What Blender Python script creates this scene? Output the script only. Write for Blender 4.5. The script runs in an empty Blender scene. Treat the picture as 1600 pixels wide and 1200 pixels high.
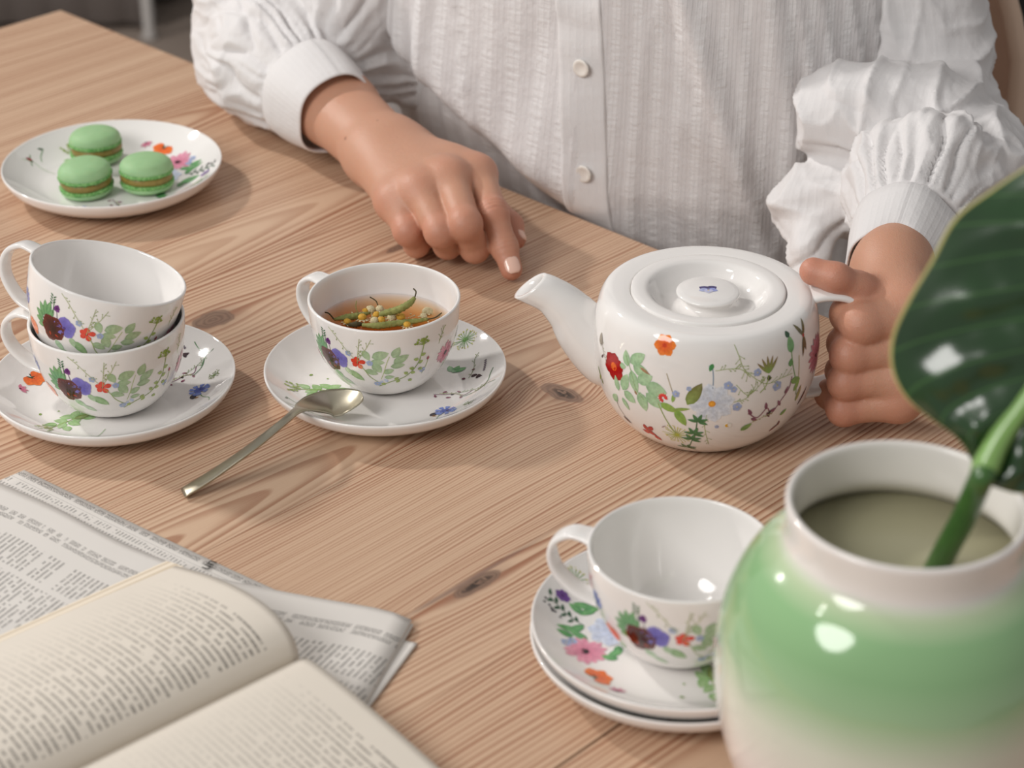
import bpy, bmesh, math, random
import numpy as np
from mathutils import Vector, Matrix

sc = bpy.context.scene
COL = sc.collection
PI = math.pi
random.seed(7)

# ------------------------------------------------------------------ camera
F_PX, PITCH, D0 = 3270.0, math.radians(29.7), 1.41      # image taken as 1600 x 1200
CAM = np.array([0.0, -D0 * math.cos(PITCH), D0 * math.sin(PITCH)])
C_R = np.array([1.0, 0, 0])
C_F = np.array([0, math.cos(PITCH), -math.sin(PITCH)])
C_U = np.array([0, math.sin(PITCH), math.cos(PITCH)])
cd = bpy.data.cameras.new('camera')
cam = bpy.data.objects.new('camera', cd)
COL.objects.link(cam)
cam.location = CAM
cam.rotation_euler = (PI / 2 - PITCH, 0, 0)
cd.sensor_width = 36.0
cd.lens = 36.0 * F_PX / 1600.0
cd.clip_start = 0.05
cd.dof.use_dof = True
cd.dof.focus_distance = 1.38
cd.dof.aperture_fstop = 7.0
sc.camera = cam

# ------------------------------------------------------------------ world, lights, exposure
sc.view_settings.view_transform = 'Standard'
sc.view_settings.look = 'None'
sc.view_settings.gamma = 1.0
sc.view_settings.use_curve_mapping = False
sc.view_settings.exposure = -0.06
world = bpy.data.worlds.new('room_light')
sc.world = world
world.use_nodes = True
world.node_tree.nodes['Background'].inputs[0].default_value = (1.0, 0.98, 0.965, 1)
world.node_tree.nodes['Background'].inputs[1].default_value = 0.36


def area_light(name, loc, target, size, power, color=(1, 1, 1), size_y=None):
    d = bpy.data.lights.new(name, 'AREA')
    d.shape = 'DISK'
    d.size = size
    d.energy = power
    d.color = color
    o = bpy.data.objects.new(name, d)
    COL.objects.link(o)
    o.location = loc
    o.rotation_euler = (Vector(target) - Vector(loc)).to_track_quat('-Z', 'Y').to_euler()
    return o


def point_light(name, loc, radius, power, color=(1, 1, 1)):
    d = bpy.data.lights.new(name, 'POINT')
    d.shadow_soft_size = radius
    d.energy = power
    d.color = color
    o = bpy.data.objects.new(name, d)
    COL.objects.link(o)
    o.location = loc
    return o


area_light('window_light', (-2.1, 1.35, 1.75), (0, 0.1, 0), 0.20, 42, (1.0, 0.96, 0.92))
area_light('front_softbox', (-1.9, -1.7, 1.9), (0.1, 0.2, 0.0), 1.4, 52, (1.0, 0.975, 0.95))
point_light('spot_lamp', (-1.30, -0.55, 1.75), 0.022, 3.0, (1, 0.97, 0.93))
point_light('spot_lamp.001', (-1.22, -0.50, 1.85), 0.022, 3.0, (1, 0.97, 0.93))

# ------------------------------------------------------------------ helpers
def ray(px, py):
    return C_F * F_PX + C_R * (px - 800) + C_U * (600 - py)


def P(px, py, z=0.0):
    """world point seen at a pixel, on the horizontal plane at height z above the table top"""
    d = ray(px, py)
    return CAM + d * ((z - CAM[2]) / d[2])


def PY(px, py, y):
    """world point seen at a pixel, at depth y"""
    d = ray(px, py)
    return CAM + d * ((y - CAM[1]) / d[1])


def srgb(r, g, b):
    f = lambda c: c / 12.92 if c <= 0.04045 else ((c + 0.055) / 1.055) ** 2.4
    return (f(r / 255), f(g / 255), f(b / 255), 1.0)


def tag(o, label=None, cat=None, group=None, kind=None):
    if label: o['label'] = label
    if cat: o['category'] = cat
    if group: o['group'] = group
    if kind: o['kind'] = kind
    return o


def empty(name, loc=(0, 0, 0), rz=0.0, **kw):
    o = bpy.data.objects.new(name, None)
    COL.objects.link(o)
    o.empty_display_size = 0.02
    o.location = tuple(loc)
    o.rotation_euler = (0, 0, rz)
    return tag(o, **kw)


def make_mesh(name, V, F, mats, smooth=True, uv=None, col=None, mi=None, recalc=False):
    me = bpy.data.meshes.new(name)
    V = np.asarray(V, dtype=float)
    me.from_pydata([tuple(v) for v in V], [], [tuple(int(i) for i in f) for f in F])
    if not isinstance(mats, (list, tuple)): mats = [mats]
    for m in mats: me.materials.append(m)
    if smooth: me.polygons.foreach_set('use_smooth', [True] * len(me.polygons))
    if mi is not None: me.polygons.foreach_set('material_index', list(mi))
    if uv is not None:
        l = me.uv_layers.new(name='UVMap')
        vi = np.zeros(len(me.loops), dtype=np.int32)
        me.loops.foreach_get('vertex_index', vi)
        l.data.foreach_set('uv', np.asarray(uv, dtype=np.float32)[vi].ravel())
    if col is not None:
        a = me.attributes.new('Col', 'FLOAT_COLOR', 'POINT')
        a.data.foreach_set('color', np.asarray(col, dtype=np.float32).ravel())
    if recalc:
        bm = bmesh.new(); bm.from_mesh(me)
        bmesh.ops.recalc_face_normals(bm, faces=bm.faces)
        bm.to_mesh(me); bm.free()
    me.update()
    return me


def obj(name, me, parent=None, loc=(0, 0, 0), **kw):
    o = bpy.data.objects.new(name, me)
    COL.objects.link(o)
    if parent: o.parent = parent
    o.location = tuple(loc)
    return tag(o, **kw)


def part(name, V, F, mats, parent, **kw):
    """mesh from world-space vertices, stored relative to the parent's (unrotated) origin"""
    lab = {k: kw.pop(k) for k in ('label', 'kind') if k in kw}
    off = np.zeros(3)
    p = parent
    while p is not None:
        off += np.array(p.location); p = p.parent
    return obj(name, make_mesh(name, np.asarray(V) - off, F, mats, **kw), parent, **lab)


def copy_tree(o, parent=None):
    c = o.copy()
    COL.objects.link(c)
    c.parent = parent
    for ch in list(o.children): copy_tree(ch, c)
    return c


def spline(pts, n, closed=False):
    """Catmull-Rom through points, n samples per span"""
    pts = np.asarray(pts, float)
    m = len(pts)
    out = []
    spans = m if closed else m - 1
    for i in range(spans):
        if closed:
            p0, p1, p2, p3 = pts[(i - 1) % m], pts[i], pts[(i + 1) % m], pts[(i + 2) % m]
        else:
            p1, p2 = pts[i], pts[i + 1]
            p0 = pts[i - 1] if i > 0 else 2 * p1 - p2
            p3 = pts[i + 2] if i + 2 < m else 2 * p2 - p1
        for k in range(n):
            t = k / n
            out.append(0.5 * ((2 * p1) + (-p0 + p2) * t + (2 * p0 - 5 * p1 + 4 * p2 - p3) * t * t + (-p0 + 3 * p1 - 3 * p2 + p3) * t ** 3))
    if not closed: out.append(pts[-1])
    return np.array(out)


def lathe(prof, n=64, closed_start=True, closed_end=True):
    """surface of revolution about z; ends with r ~ 0 become poles"""
    V, F, rings = [], [], []
    for r, z in prof:
        if r < 1e-6:
            rings.append([len(V)]); V.append((0, 0, z))
        else:
            rings.append(list(range(len(V), len(V) + n)))
            V += [(r * math.cos(2 * PI * k / n), r * math.sin(2 * PI * k / n), z) for k in range(n)]
    for a, b in zip(rings, rings[1:]):
        if len(a) == 1 and len(b) == 1: continue
        for k in range(n):
            j = (k + 1) % n
            if len(a) == 1: F.append((a[0], b[j], b[k]))
            elif len(b) == 1: F.append((a[k], a[j], b[0]))
            else: F.append((a[k], a[j], b[j], b[k]))
    return np.array(V), F


def frames(path, up=(0, 0, 1)):
    path = np.asarray(path, float)
    T = np.gradient(path, axis=0)
    T /= np.linalg.norm(T, axis=1)[:, None]
    up = np.asarray(up, float)
    N = []
    n = up - T[0] * (up @ T[0])
    if np.linalg.norm(n) < 1e-6: n = np.cross(T[0], (1, 0.3, 0))
    n /= np.linalg.norm(n)
    for t in T:
        n = n - t * (n @ t)
        n /= np.linalg.norm(n)
        N.append(n)
    N = np.array(N)
    return T, N, np.cross(T, N)


def sweep(path, sec, up=(0, 0, 1), cap=True, closed=False):
    """sweep a closed 2-D section (array m x 2, or function i -> section) along a path"""
    path = np.asarray(path, float)
    T, N, B = frames(path, up)
    V, F = [], []
    n = len(path)
    m = None
    for i in range(n):
        s = sec(i) if callable(sec) else sec
        m = len(s)
        for a, b in s: V.append(path[i] + N[i] * a + B[i] * b)
    for i in range(n - 1):
        for k in range(m):
            j = (k + 1) % m
            F.append((i * m + k, i * m + j, (i + 1) * m + j, (i + 1) * m + k))
    if cap:
        F.append(tuple(range(m))[::-1])
        F.append(tuple((n - 1) * m + k for k in range(m)))
    return np.array(V), F


def circle(r, n=12):
    return np.array([(r * math.cos(2 * PI * k / n), r * math.sin(2 * PI * k / n)) for k in range(n)])


def superellipse(a, b, e=2.6, n=20):
    out = []
    for k in range(n):
        t = 2 * PI * k / n
        c, s = math.cos(t), math.sin(t)
        out.append((a * math.copysign(abs(c) ** (2 / e), c), b * math.copysign(abs(s) ** (2 / e), s)))
    return np.array(out)


def tube(path, radii, n=12, up=(0, 0, 1)):
    radii = np.broadcast_to(np.asarray(radii, float), (len(path),))
    c = circle(1, n)
    return sweep(path, lambda i: c * radii[i], up)


def join(parts):
    V, F, o = [], [], 0
    for v, f in parts:
        V.append(np.asarray(v)); F += [tuple(i + o for i in q) for q in f]; o += len(v)
    return np.vstack(V), F


def box(x0, x1, y0, y1, z0, z1, bev=0.0):
    bm = bmesh.new()
    bmesh.ops.create_cube(bm, size=1)
    for v in bm.verts:
        v.co = ((x0 + x1) / 2 + v.co.x * (x1 - x0), (y0 + y1) / 2 + v.co.y * (y1 - y0), (z0 + z1) / 2 + v.co.z * (z1 - z0))
    if bev: bmesh.ops.bevel(bm, geom=bm.edges[:], offset=bev, segments=2, affect='EDGES', profile=0.6)
    bm.verts.index_update()
    V = np.array([v.co[:] for v in bm.verts]); F = [tuple(v.index for v in f.verts) for f in bm.faces]
    bm.free()
    return V, F


# ------------------------------------------------------------------ shader helpers
class S:
    """socket wrapper with arithmetic, so that node graphs read like formulas"""
    def __init__(s, nt, sock): s.nt, s.k = nt, sock
    def op(s, o, *a):
        n = s.nt.nodes.new('ShaderNodeMath'); n.operation = o
        for i, x in enumerate((s,) + a):
            if isinstance(x, S): s.nt.links.new(x.k, n.inputs[i])
            else: n.inputs[i].default_value = x
        return S(s.nt, n.outputs[0])
    def const(s, x): 
        n = s.nt.nodes.new('ShaderNodeValue'); n.outputs[0].default_value = x; return S(s.nt, n.outputs[0])
    def __add__(s, o): return s.op('ADD', o)
    __radd__ = __add__
    def __sub__(s, o): return s.op('SUBTRACT', o)
    def __rsub__(s, o): return s.const(o).op('SUBTRACT', s)
    def __mul__(s, o): return s.op('MULTIPLY', o)
    __rmul__ = __mul__
    def __truediv__(s, o): return s.op('DIVIDE', o)
    def pow(s, e): return s.op('POWER', e)
    def fract(s): return s.op('FRACT')
    def floor(s): return s.op('FLOOR')
    def sin(s): return s.op('SINE')
    def abs(s): return s.op('ABSOLUTE')
    def exp(s): return s.op('EXPONENT')
    def sqrt(s): return s.op('SQRT')
    def max(s, o): return s.op('MAXIMUM', o)
    def min(s, o): return s.op('MINIMUM', o)
    def gt(s, o): return s.op('GREATER_THAN', o)
    def lt(s, o): return s.op('LESS_THAN', o)
    def step(s, a, b):
        n = s.nt.nodes.new('ShaderNodeMapRange'); n.interpolation_type = 'SMOOTHSTEP'
        s.nt.links.new(s.k, n.inputs[0])
        n.inputs[1].default_value = a; n.inputs[2].default_value = b
        return S(s.nt, n.outputs[0])


def xyz(nt, x, y, z):
    n = nt.nodes.new('ShaderNodeCombineXYZ')
    for i, a in enumerate((x, y, z)):
        if isinstance(a, S): nt.links.new(a.k, n.inputs[i])
        else: n.inputs[i].default_value = a
    return n.outputs[0]


def noise(nt, vec, scale=1.0, detail=2.0, rough=0.5, dist=0.0):
    n = nt.nodes.new('ShaderNodeTexNoise')
    if vec is not None: nt.links.new(vec, n.inputs['Vector'])
    n.inputs['Scale'].default_value = scale; n.inputs['Detail'].default_value = detail
    n.inputs['Roughness'].default_value = rough; n.inputs['Distortion'].default_value = dist
    return S(nt, n.outputs[0])


def mix(nt, fac, a, b):
    n = nt.nodes.new('ShaderNodeMix'); n.data_type = 'RGBA'
    if isinstance(fac, S): nt.links.new(fac.k, n.inputs[0])
    else: n.inputs[0].default_value = fac
    for x, i in ((a, 6), (b, 7)):
        if isinstance(x, tuple): n.inputs[i].default_value = x
        else: nt.links.new(x, n.inputs[i])
    return n.outputs[2]


def material(name, base=(0.8, 0.8, 0.8, 1), rough=0.5, **kw):
    m = bpy.data.materials.new(name)
    m.use_nodes = True
    b = m.node_tree.nodes['Principled BSDF']
    b.inputs['Base Color'].default_value = base
    b.inputs['Roughness'].default_value = rough
    for k, v in kw.items():
        b.inputs[k.replace('_', ' ')].default_value = v
    return m, m.node_tree, b


def texco(nt, which='Object'):
    n = nt.nodes.new('ShaderNodeTexCoord')
    s = nt.nodes.new('ShaderNodeSeparateXYZ')
    nt.links.new(n.outputs[which], s.inputs[0])
    return n.outputs[which], S(nt, s.outputs[0]), S(nt, s.outputs[1]), S(nt, s.outputs[2])


def bump(nt, b, h, strength=0.3, dist=0.001):
    n = nt.nodes.new('ShaderNodeBump')
    n.inputs['Strength'].default_value = strength; n.inputs['Distance'].default_value = dist
    nt.links.new(h.k if isinstance(h, S) else h, n.inputs['Height'])
    nt.links.new(n.outputs[0], b.inputs['Normal'])
    return n

# ================================================================== ROOM
M_floor, nt, b = material('floor_concrete', srgb(120, 106, 96), 0.55)
v_, x_, y_, z_ = texco(nt)
nt.links.new(mix(nt, noise(nt, v_, 3, 4), srgb(140, 126, 116), srgb(160, 146, 135)), b.inputs['Base Color'])
M_wall, nt, b = material('dark_plaster', srgb(46, 40, 37), 0.85)
v_, x_, y_, z_ = texco(nt)
bump(nt, b, noise(nt, v_, 40, 4), 0.15, 0.004)
V, F = box(-3.0, 3.2, -2.6, 2.95, -0.80, -0.75)
obj('floor', make_mesh('floor', V, F, M_floor, smooth=False), kind='structure')
V, F = box(-3.0, 3.2, 2.95, 3.05, -0.80, 1.9)
obj('wall_back', make_mesh('wall_back', V, F, M_wall, smooth=False), kind='structure')

# ------------------------------------------------------------------ table
D1 = np.array([3631.0, 3764.0, 0]); D1 /= np.linalg.norm(D1)     # along the grain
D2 = np.array([-D1[1], D1[0], 0])
TA = math.atan2(D1[1], D1[0])

M_wood, nt, b = material('pine', srgb(206, 168, 136), 0.42)
_, u, v, zz = texco(nt)
def objattr(name):
    n = nt.nodes.new('ShaderNodeAttribute'); n.attribute_type = 'OBJECT'; n.attribute_name = name
    return S(nt, n.outputs['Fac'])
# knots: u, v, half length, half width, core half length, core half width, darkness
KNOTS = [(-0.081, 0.2175, 0.050, 0.026, 0.0185, 0.0115, 0.0),
         (0.0145, -0.0325, 0.030, 0.030, 0.0085, 0.0185, 0.0),
         (-0.181, -0.1470, 0.060, 0.014, 0.0200, 0.0060, 0.0),
         (0.095, 0.2075, 0.050, 0.014, 0.016, 0.0045, 0.0),
         (-0.20, -0.42, 0.06, 0.025, 0.016, 0.010, 0.0)]
ve = v
core = None
wob = (noise(nt, xyz(nt, u, v, 0.0), 90, 1) - 0.5) * 0.55
for ku, kv, L, W, a, c, dk in KNOTS:
    du, dv = u - ku, v - kv
    g = ((du / L) * (du / L) + (dv / W) * (dv / W)) * -1.0
    ve = ve - dv * g.exp() * 0.80
    r = ((du / a) * (du / a) + (dv / c) * (dv / c)).sqrt() + wob
    rr = r if ku == KNOTS[0][0] else rr.min(r)
core = 1.0 - rr.step(0.80, 1.05)
heart = 1.0 - rr.step(0.25, 0.62)
stain = (1.0 - rr.step(0.6, 2.0)) * 0.45
gv0, ga, gb, gc = objattr('grain_v0'), objattr('grain_a'), objattr('grain_b'), objattr('grain_c')
w1 = noise(nt, xyz(nt, u * 2.0, ve * 9.0, gv0 * 7.0), 1.0, 1) - 0.5
w2 = noise(nt, xyz(nt, u * 6.0, ve * 34.0, gv0 * 3.0), 1.0, 1) - 0.5
w3 = noise(nt, xyz(nt, u * 1.0, ve * 120.0, gv0 * 11.0), 1.0, 0) - 0.5
dv = ve - gv0 + w1 * 0.020 + w2 * 0.0036 + w3 * 0.0042
phi = ga * dv * dv + gb * dv + gc * u + w1 * 1.5
saw = phi.fract()
late = saw.step(0.20, 0.84) * (1.0 - saw.step(0.90, 1.0))
lvar = noise(nt, xyz(nt, phi.floor() * 0.731, u * 2.5, gv0), 1.0, 0)
band = noise(nt, xyz(nt, u * 1.2, ve * 22.0, gv0), 1.0, 1)
fib = noise(nt, xyz(nt, u * 22.0, ve * 1000.0, 0.0), 1.0, 0)
fac = late * (lvar.step(0.15, 0.75) * 0.75 + 0.25) * (band.step(0.1, 0.6) * 0.5 + 0.5) + (fib - 0.5) * 0.24
base = mix(nt, (band - 0.3) * 0.6 + objattr('tone'), srgb(212, 182, 154), srgb(192, 156, 129))
grain = mix(nt, fac.max(0.0).min(1.0), base, srgb(152, 102, 74))
# knots: grey-brown wood with close rings, a dark cracked heart and a faint stain round them
ring = (rr * 26.0 + wob * 4.0).sin() * 0.5 + 0.5
knot = mix(nt, ring * 0.55, srgb(112, 88, 74), srgb(150, 122, 102))
grain = mix(nt, stain, grain, srgb(150, 118, 98))
grain = mix(nt, core * 0.9, grain, knot)
small = v.lt(0.1) * heart * (noise(nt, xyz(nt, u * 300.0, v * 200.0, 0.0), 1.0, 1).step(0.35, 0.5))
grain = mix(nt, small, grain, srgb(58, 44, 36))
# grey streak running out of the edge knot along the seam
st_ = (1.0 - ((v + 0.1412) / 0.0022).abs().step(0.3, 1.0)) * u.step(-0.245, -0.21) * (1.0 - u.step(-0.18, -0.08))
grain = mix(nt, st_ * 0.7, grain, srgb(118, 92, 82))
nt.links.new(grain, b.inputs['Base Color'])
nt.links.new((fac * 0.10 + 0.40).k, b.inputs['Roughness'])
bump(nt, b, fac * -1.0 + fib * 0.3, 0.25, 0.0006)

UMAX, UMIN, TT = 0.2275, -0.72, 0.028
table = empty('wooden_table', (0, 0, -0.75), TA, label='pale pine plank table with visible grain and knots under the tea set', cat='table')
seams = [0.835, 0.745, 0.65, 0.555, 0.46, 0.365, 0.27, 0.165, 0.075, -0.0085, -0.139, -0.206, -0.2905, -0.39, -0.49, -0.60, -0.71, -0.82]
grains = {  # plank index: (v0 offset inside plank, a, b, c, tone)
    6: (0.24, 0.0, 170.0, 3.0, 0.10), 7: (0.12, 0.0, 300.0, 2.0, 0.20), 8: (0.0165, 4600.0, 10.0, 15.0, 0.12), 9: (-0.07, 0.0, 410.0, 1.0, 0.22), 10: (-0.17, 0.0, 230.0, 3.0, 0.12), 11: (-0.25, 0.0, 260.0, 1.0, 0.15)}
rg = random.Random(11)
for i in range(len(seams) - 1):
    v1, v0 = seams[i], seams[i + 1]
    gap = 0.0008
    V, F = box(UMIN, UMAX, v0 + (gap if i == 11 else 0.00012), v1 - (gap if i == 12 else 0.00012), -TT, 0, 0.0)
    bm = bmesh.new()
    vs = [bm.verts.new(p) for p in V]
    for f in F: bm.faces.new([vs[k] for k in f])
    ends = [e for e in bm.edges if e.verts[0].co.z > -1e-6 and e.verts[1].co.z > -1e-6]
    small = [e for e in ends if abs(e.verts[0].co.y - e.verts[1].co.y) < 1e-6 and not (i == 0 and e.verts[0].co.y > 0.83)]
    big = [e for e in ends if e not in small]
    bmesh.ops.bevel(bm, geom=big, offset=0.0035, segments=3, affect='EDGES', profile=0.5)
    me = bpy.data.meshes.new('plank'); bm.to_mesh(me); bm.free()
    me.materials.append(M_wood)
    o = obj('plank', me, table, (0, 0, 0.75))
    mid = (v0 + v1) / 2
    if i in grains: q = grains[i]; q = (mid if abs(q[0]) < 1e-9 else q[0],) + q[1:]
    elif rg.random() < 0.35: q = (mid + rg.uniform(-.02, .02), rg.uniform(3000, 4500), rg.uniform(-30, 30), rg.uniform(9, 16) * rg.choice((-1, 1)), rg.uniform(0, .25))
    else: q = (mid, 0.0, rg.uniform(190, 270), rg.uniform(-4, 4), rg.uniform(0, .3))
    for k, x in zip(('grain_v0', 'grain_a', 'grain_b', 'grain_c', 'tone'), q): o[k] = float(x)
V, F = box(UMIN + 0.08, UMAX - 0.08, -0.74, 0.755, -TT - 0.07, -TT - 0.0005)
o = obj('apron_frame', make_mesh('apron_frame', V, F, M_wood, smooth=False), table, (0, 0, 0.75))
for k in ('grain_v0', 'grain_a', 'grain_b', 'grain_c', 'tone'): o[k] = 250.0 if k == 'grain_b' else 0.0
for uu in (UMIN + 0.09, UMAX - 0.15):
    for vv in (-0.73, 0.685):
        V, F = box(uu, uu + 0.06, vv, vv + 0.06, -0.75, -TT - 0.07, 0.004)
        o = obj('leg', make_mesh('leg', V, F, M_wood, smooth=False), table, (0, 0, 0.75))
        for k in ('grain_v0', 'grain_a', 'grain_b', 'grain_c', 'tone'): o[k] = 250.0 if k == 'grain_b' else 0.0

# ================================================================== CHINA
M_china, nt, b = material('bone_china', srgb(236, 233, 230), 0.06, Subsurface_Weight=0.0, Coat_Weight=0.3, Coat_Roughness=0.03)
M_print, nt, b = material('floral_print', (0.5, 0.5, 0.5, 1), 0.10, Coat_Weight=0.3, Coat_Roughness=0.03)
n = nt.nodes.new('ShaderNodeVertexColor'); n.layer_name = 'Col'
v_, x_, y_, z_ = texco(nt)
hv = nt.nodes.new('ShaderNodeHueSaturation'); nt.links.new(n.outputs[0], hv.inputs['Color']); nt.links.new((noise(nt, v_, 420, 3, 0.6) * 0.9 + 0.58).k, hv.inputs['Value'])
nt.links.new(hv.outputs[0], b.inputs['Base Color'])

CUP_OUT = [(0.0, 0.0018), (0.0205, 0.0018), (0.0225, 0.0002), (0.0245, 0.0006), (0.0300, 0.0042), (0.0365, 0.0110), (0.0420, 0.0200),
           (0.0462, 0.0310), (0.0487, 0.0430), (0.0498, 0.0530), (0.0502, 0.0600)]
CUP_RIM = [(0.0499, 0.0610), (0.0491, 0.0614), (0.0483, 0.0608)]
CUP_IN = [(0.0478, 0.0580), (0.0473, 0.0500), (0.0452, 0.0380), (0.0412, 0.0260), (0.0350, 0.0150), (0.0260, 0.0075), (0.0140, 0.0045), (0.0, 0.0040)]


def resample(pts, n):
    pts = np.asarray(pts, float)
    s = np.r_[0, np.cumsum(np.linalg.norm(np.diff(pts, axis=0), axis=1))]
    t = np.linspace(0, s[-1], n)
    return np.c_[np.interp(t, s, pts[:, 0]), np.interp(t, s, pts[:, 1])]


class Surf:
    """outer (or upper) surface of revolution on which a print lies: (theta, s) -> point, normal"""
    def __init__(self, prof):
        self.p = spline(prof, 12)
        self.s = np.r_[0, np.cumsum(np.linalg.norm(np.diff(self.p, axis=0), axis=1))]
        t = np.gradient(self.p, axis=0); t /= np.linalg.norm(t, axis=1)[:, None]
        self.t = t
    def at(self, th, s, off=0.00018):
        r, z = np.interp(s, self.s, self.p[:, 0]), np.interp(s, self.s, self.p[:, 1])
        tr, tz = np.interp(s, self.s, self.t[:, 0]), np.interp(s, self.s, self.t[:, 1])
        r = r + tz * off; z = z - tr * off
        return np.array((r * math.cos(th), r * math.sin(th), z))


cup_prof = np.vstack([spline(CUP_OUT[3:] + CUP_RIM + CUP_IN[:-1], 3), [CUP_IN[-1]]])
cup_prof = np.vstack([CUP_OUT[:3], cup_prof])
CUP_SURF = Surf(CUP_OUT[3:])
V_cup, F_cup = lathe(cup_prof, 96)
me_cup = make_mesh('cup_body', V_cup, F_cup, M_china)
# handle: flat strap loop, leaves the rim level and comes back to the side
hp = spline([(0.0494, 0, 0.0562), (0.0540, 0, 0.0572), (0.0620, 0, 0.0570), (0.0700, 0, 0.0510), (0.0726, 0, 0.0420), (0.0700, 0, 0.0325), (0.0630, 0, 0.0245), (0.0545, 0, 0.0195), (0.0425, 0, 0.0175)], 8)
def hsec(i):
    t = i / (len(hp) - 1)
    w = 0.0062 + 0.0022 * abs(2 * t - 1) ** 3
    return superellipse(0.0021, w, 2.8, 20)
V_h, F_h = sweep(hp, hsec, up=(0, 0, 1))
me_chandle = make_mesh('cup_handle', V_h, F_h, M_china, recalc=True)

SAUCER_TOP = [(0.0, 0.0062), (0.030, 0.0062), (0.046, 0.0064), (0.0555, 0.0076), (0.0640, 0.0108), (0.0715, 0.0152), (0.0770, 0.0190)]
SAUCER_EDGE = [(0.0792, 0.0207), (0.0801, 0.0208), (0.0805, 0.0199)]
SAUCER_BOT = [(0.0799, 0.0176), (0.0773, 0.0132), (0.0720, 0.0089), (0.0650, 0.0052), (0.0580, 0.0024), (0.0535, 0.0010), (0.0500, 0.0003), (0.0480, 0.0001), (0.0462, 0.0010), (0.044, 0.0025), (0.0, 0.0025)]
def saucer_mesh(k=1.0, kz=1.0, name='saucer_body'):
    pr = np.vstack([spline(SAUCER_TOP + SAUCER_EDGE + SAUCER_BOT[:-1], 4), [SAUCER_BOT[-1]]]) * np.array((k, kz))
    V, F = lathe(pr, 112)
    return make_mesh(name, V, [f[::-1] for f in F], M_china)
SAUCER_SURF_P = spline(SAUCER_TOP, 10)
def saucer_at(x, y, k=1.0, kz=1.0, off=0.00025):
    r = math.hypot(x, y)
    z = np.interp(r, SAUCER_SURF_P[:, 0] * k, SAUCER_SURF_P[:, 1] * kz)
    return np.array((x, y, z + off))
me_saucer = saucer_mesh()
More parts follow.
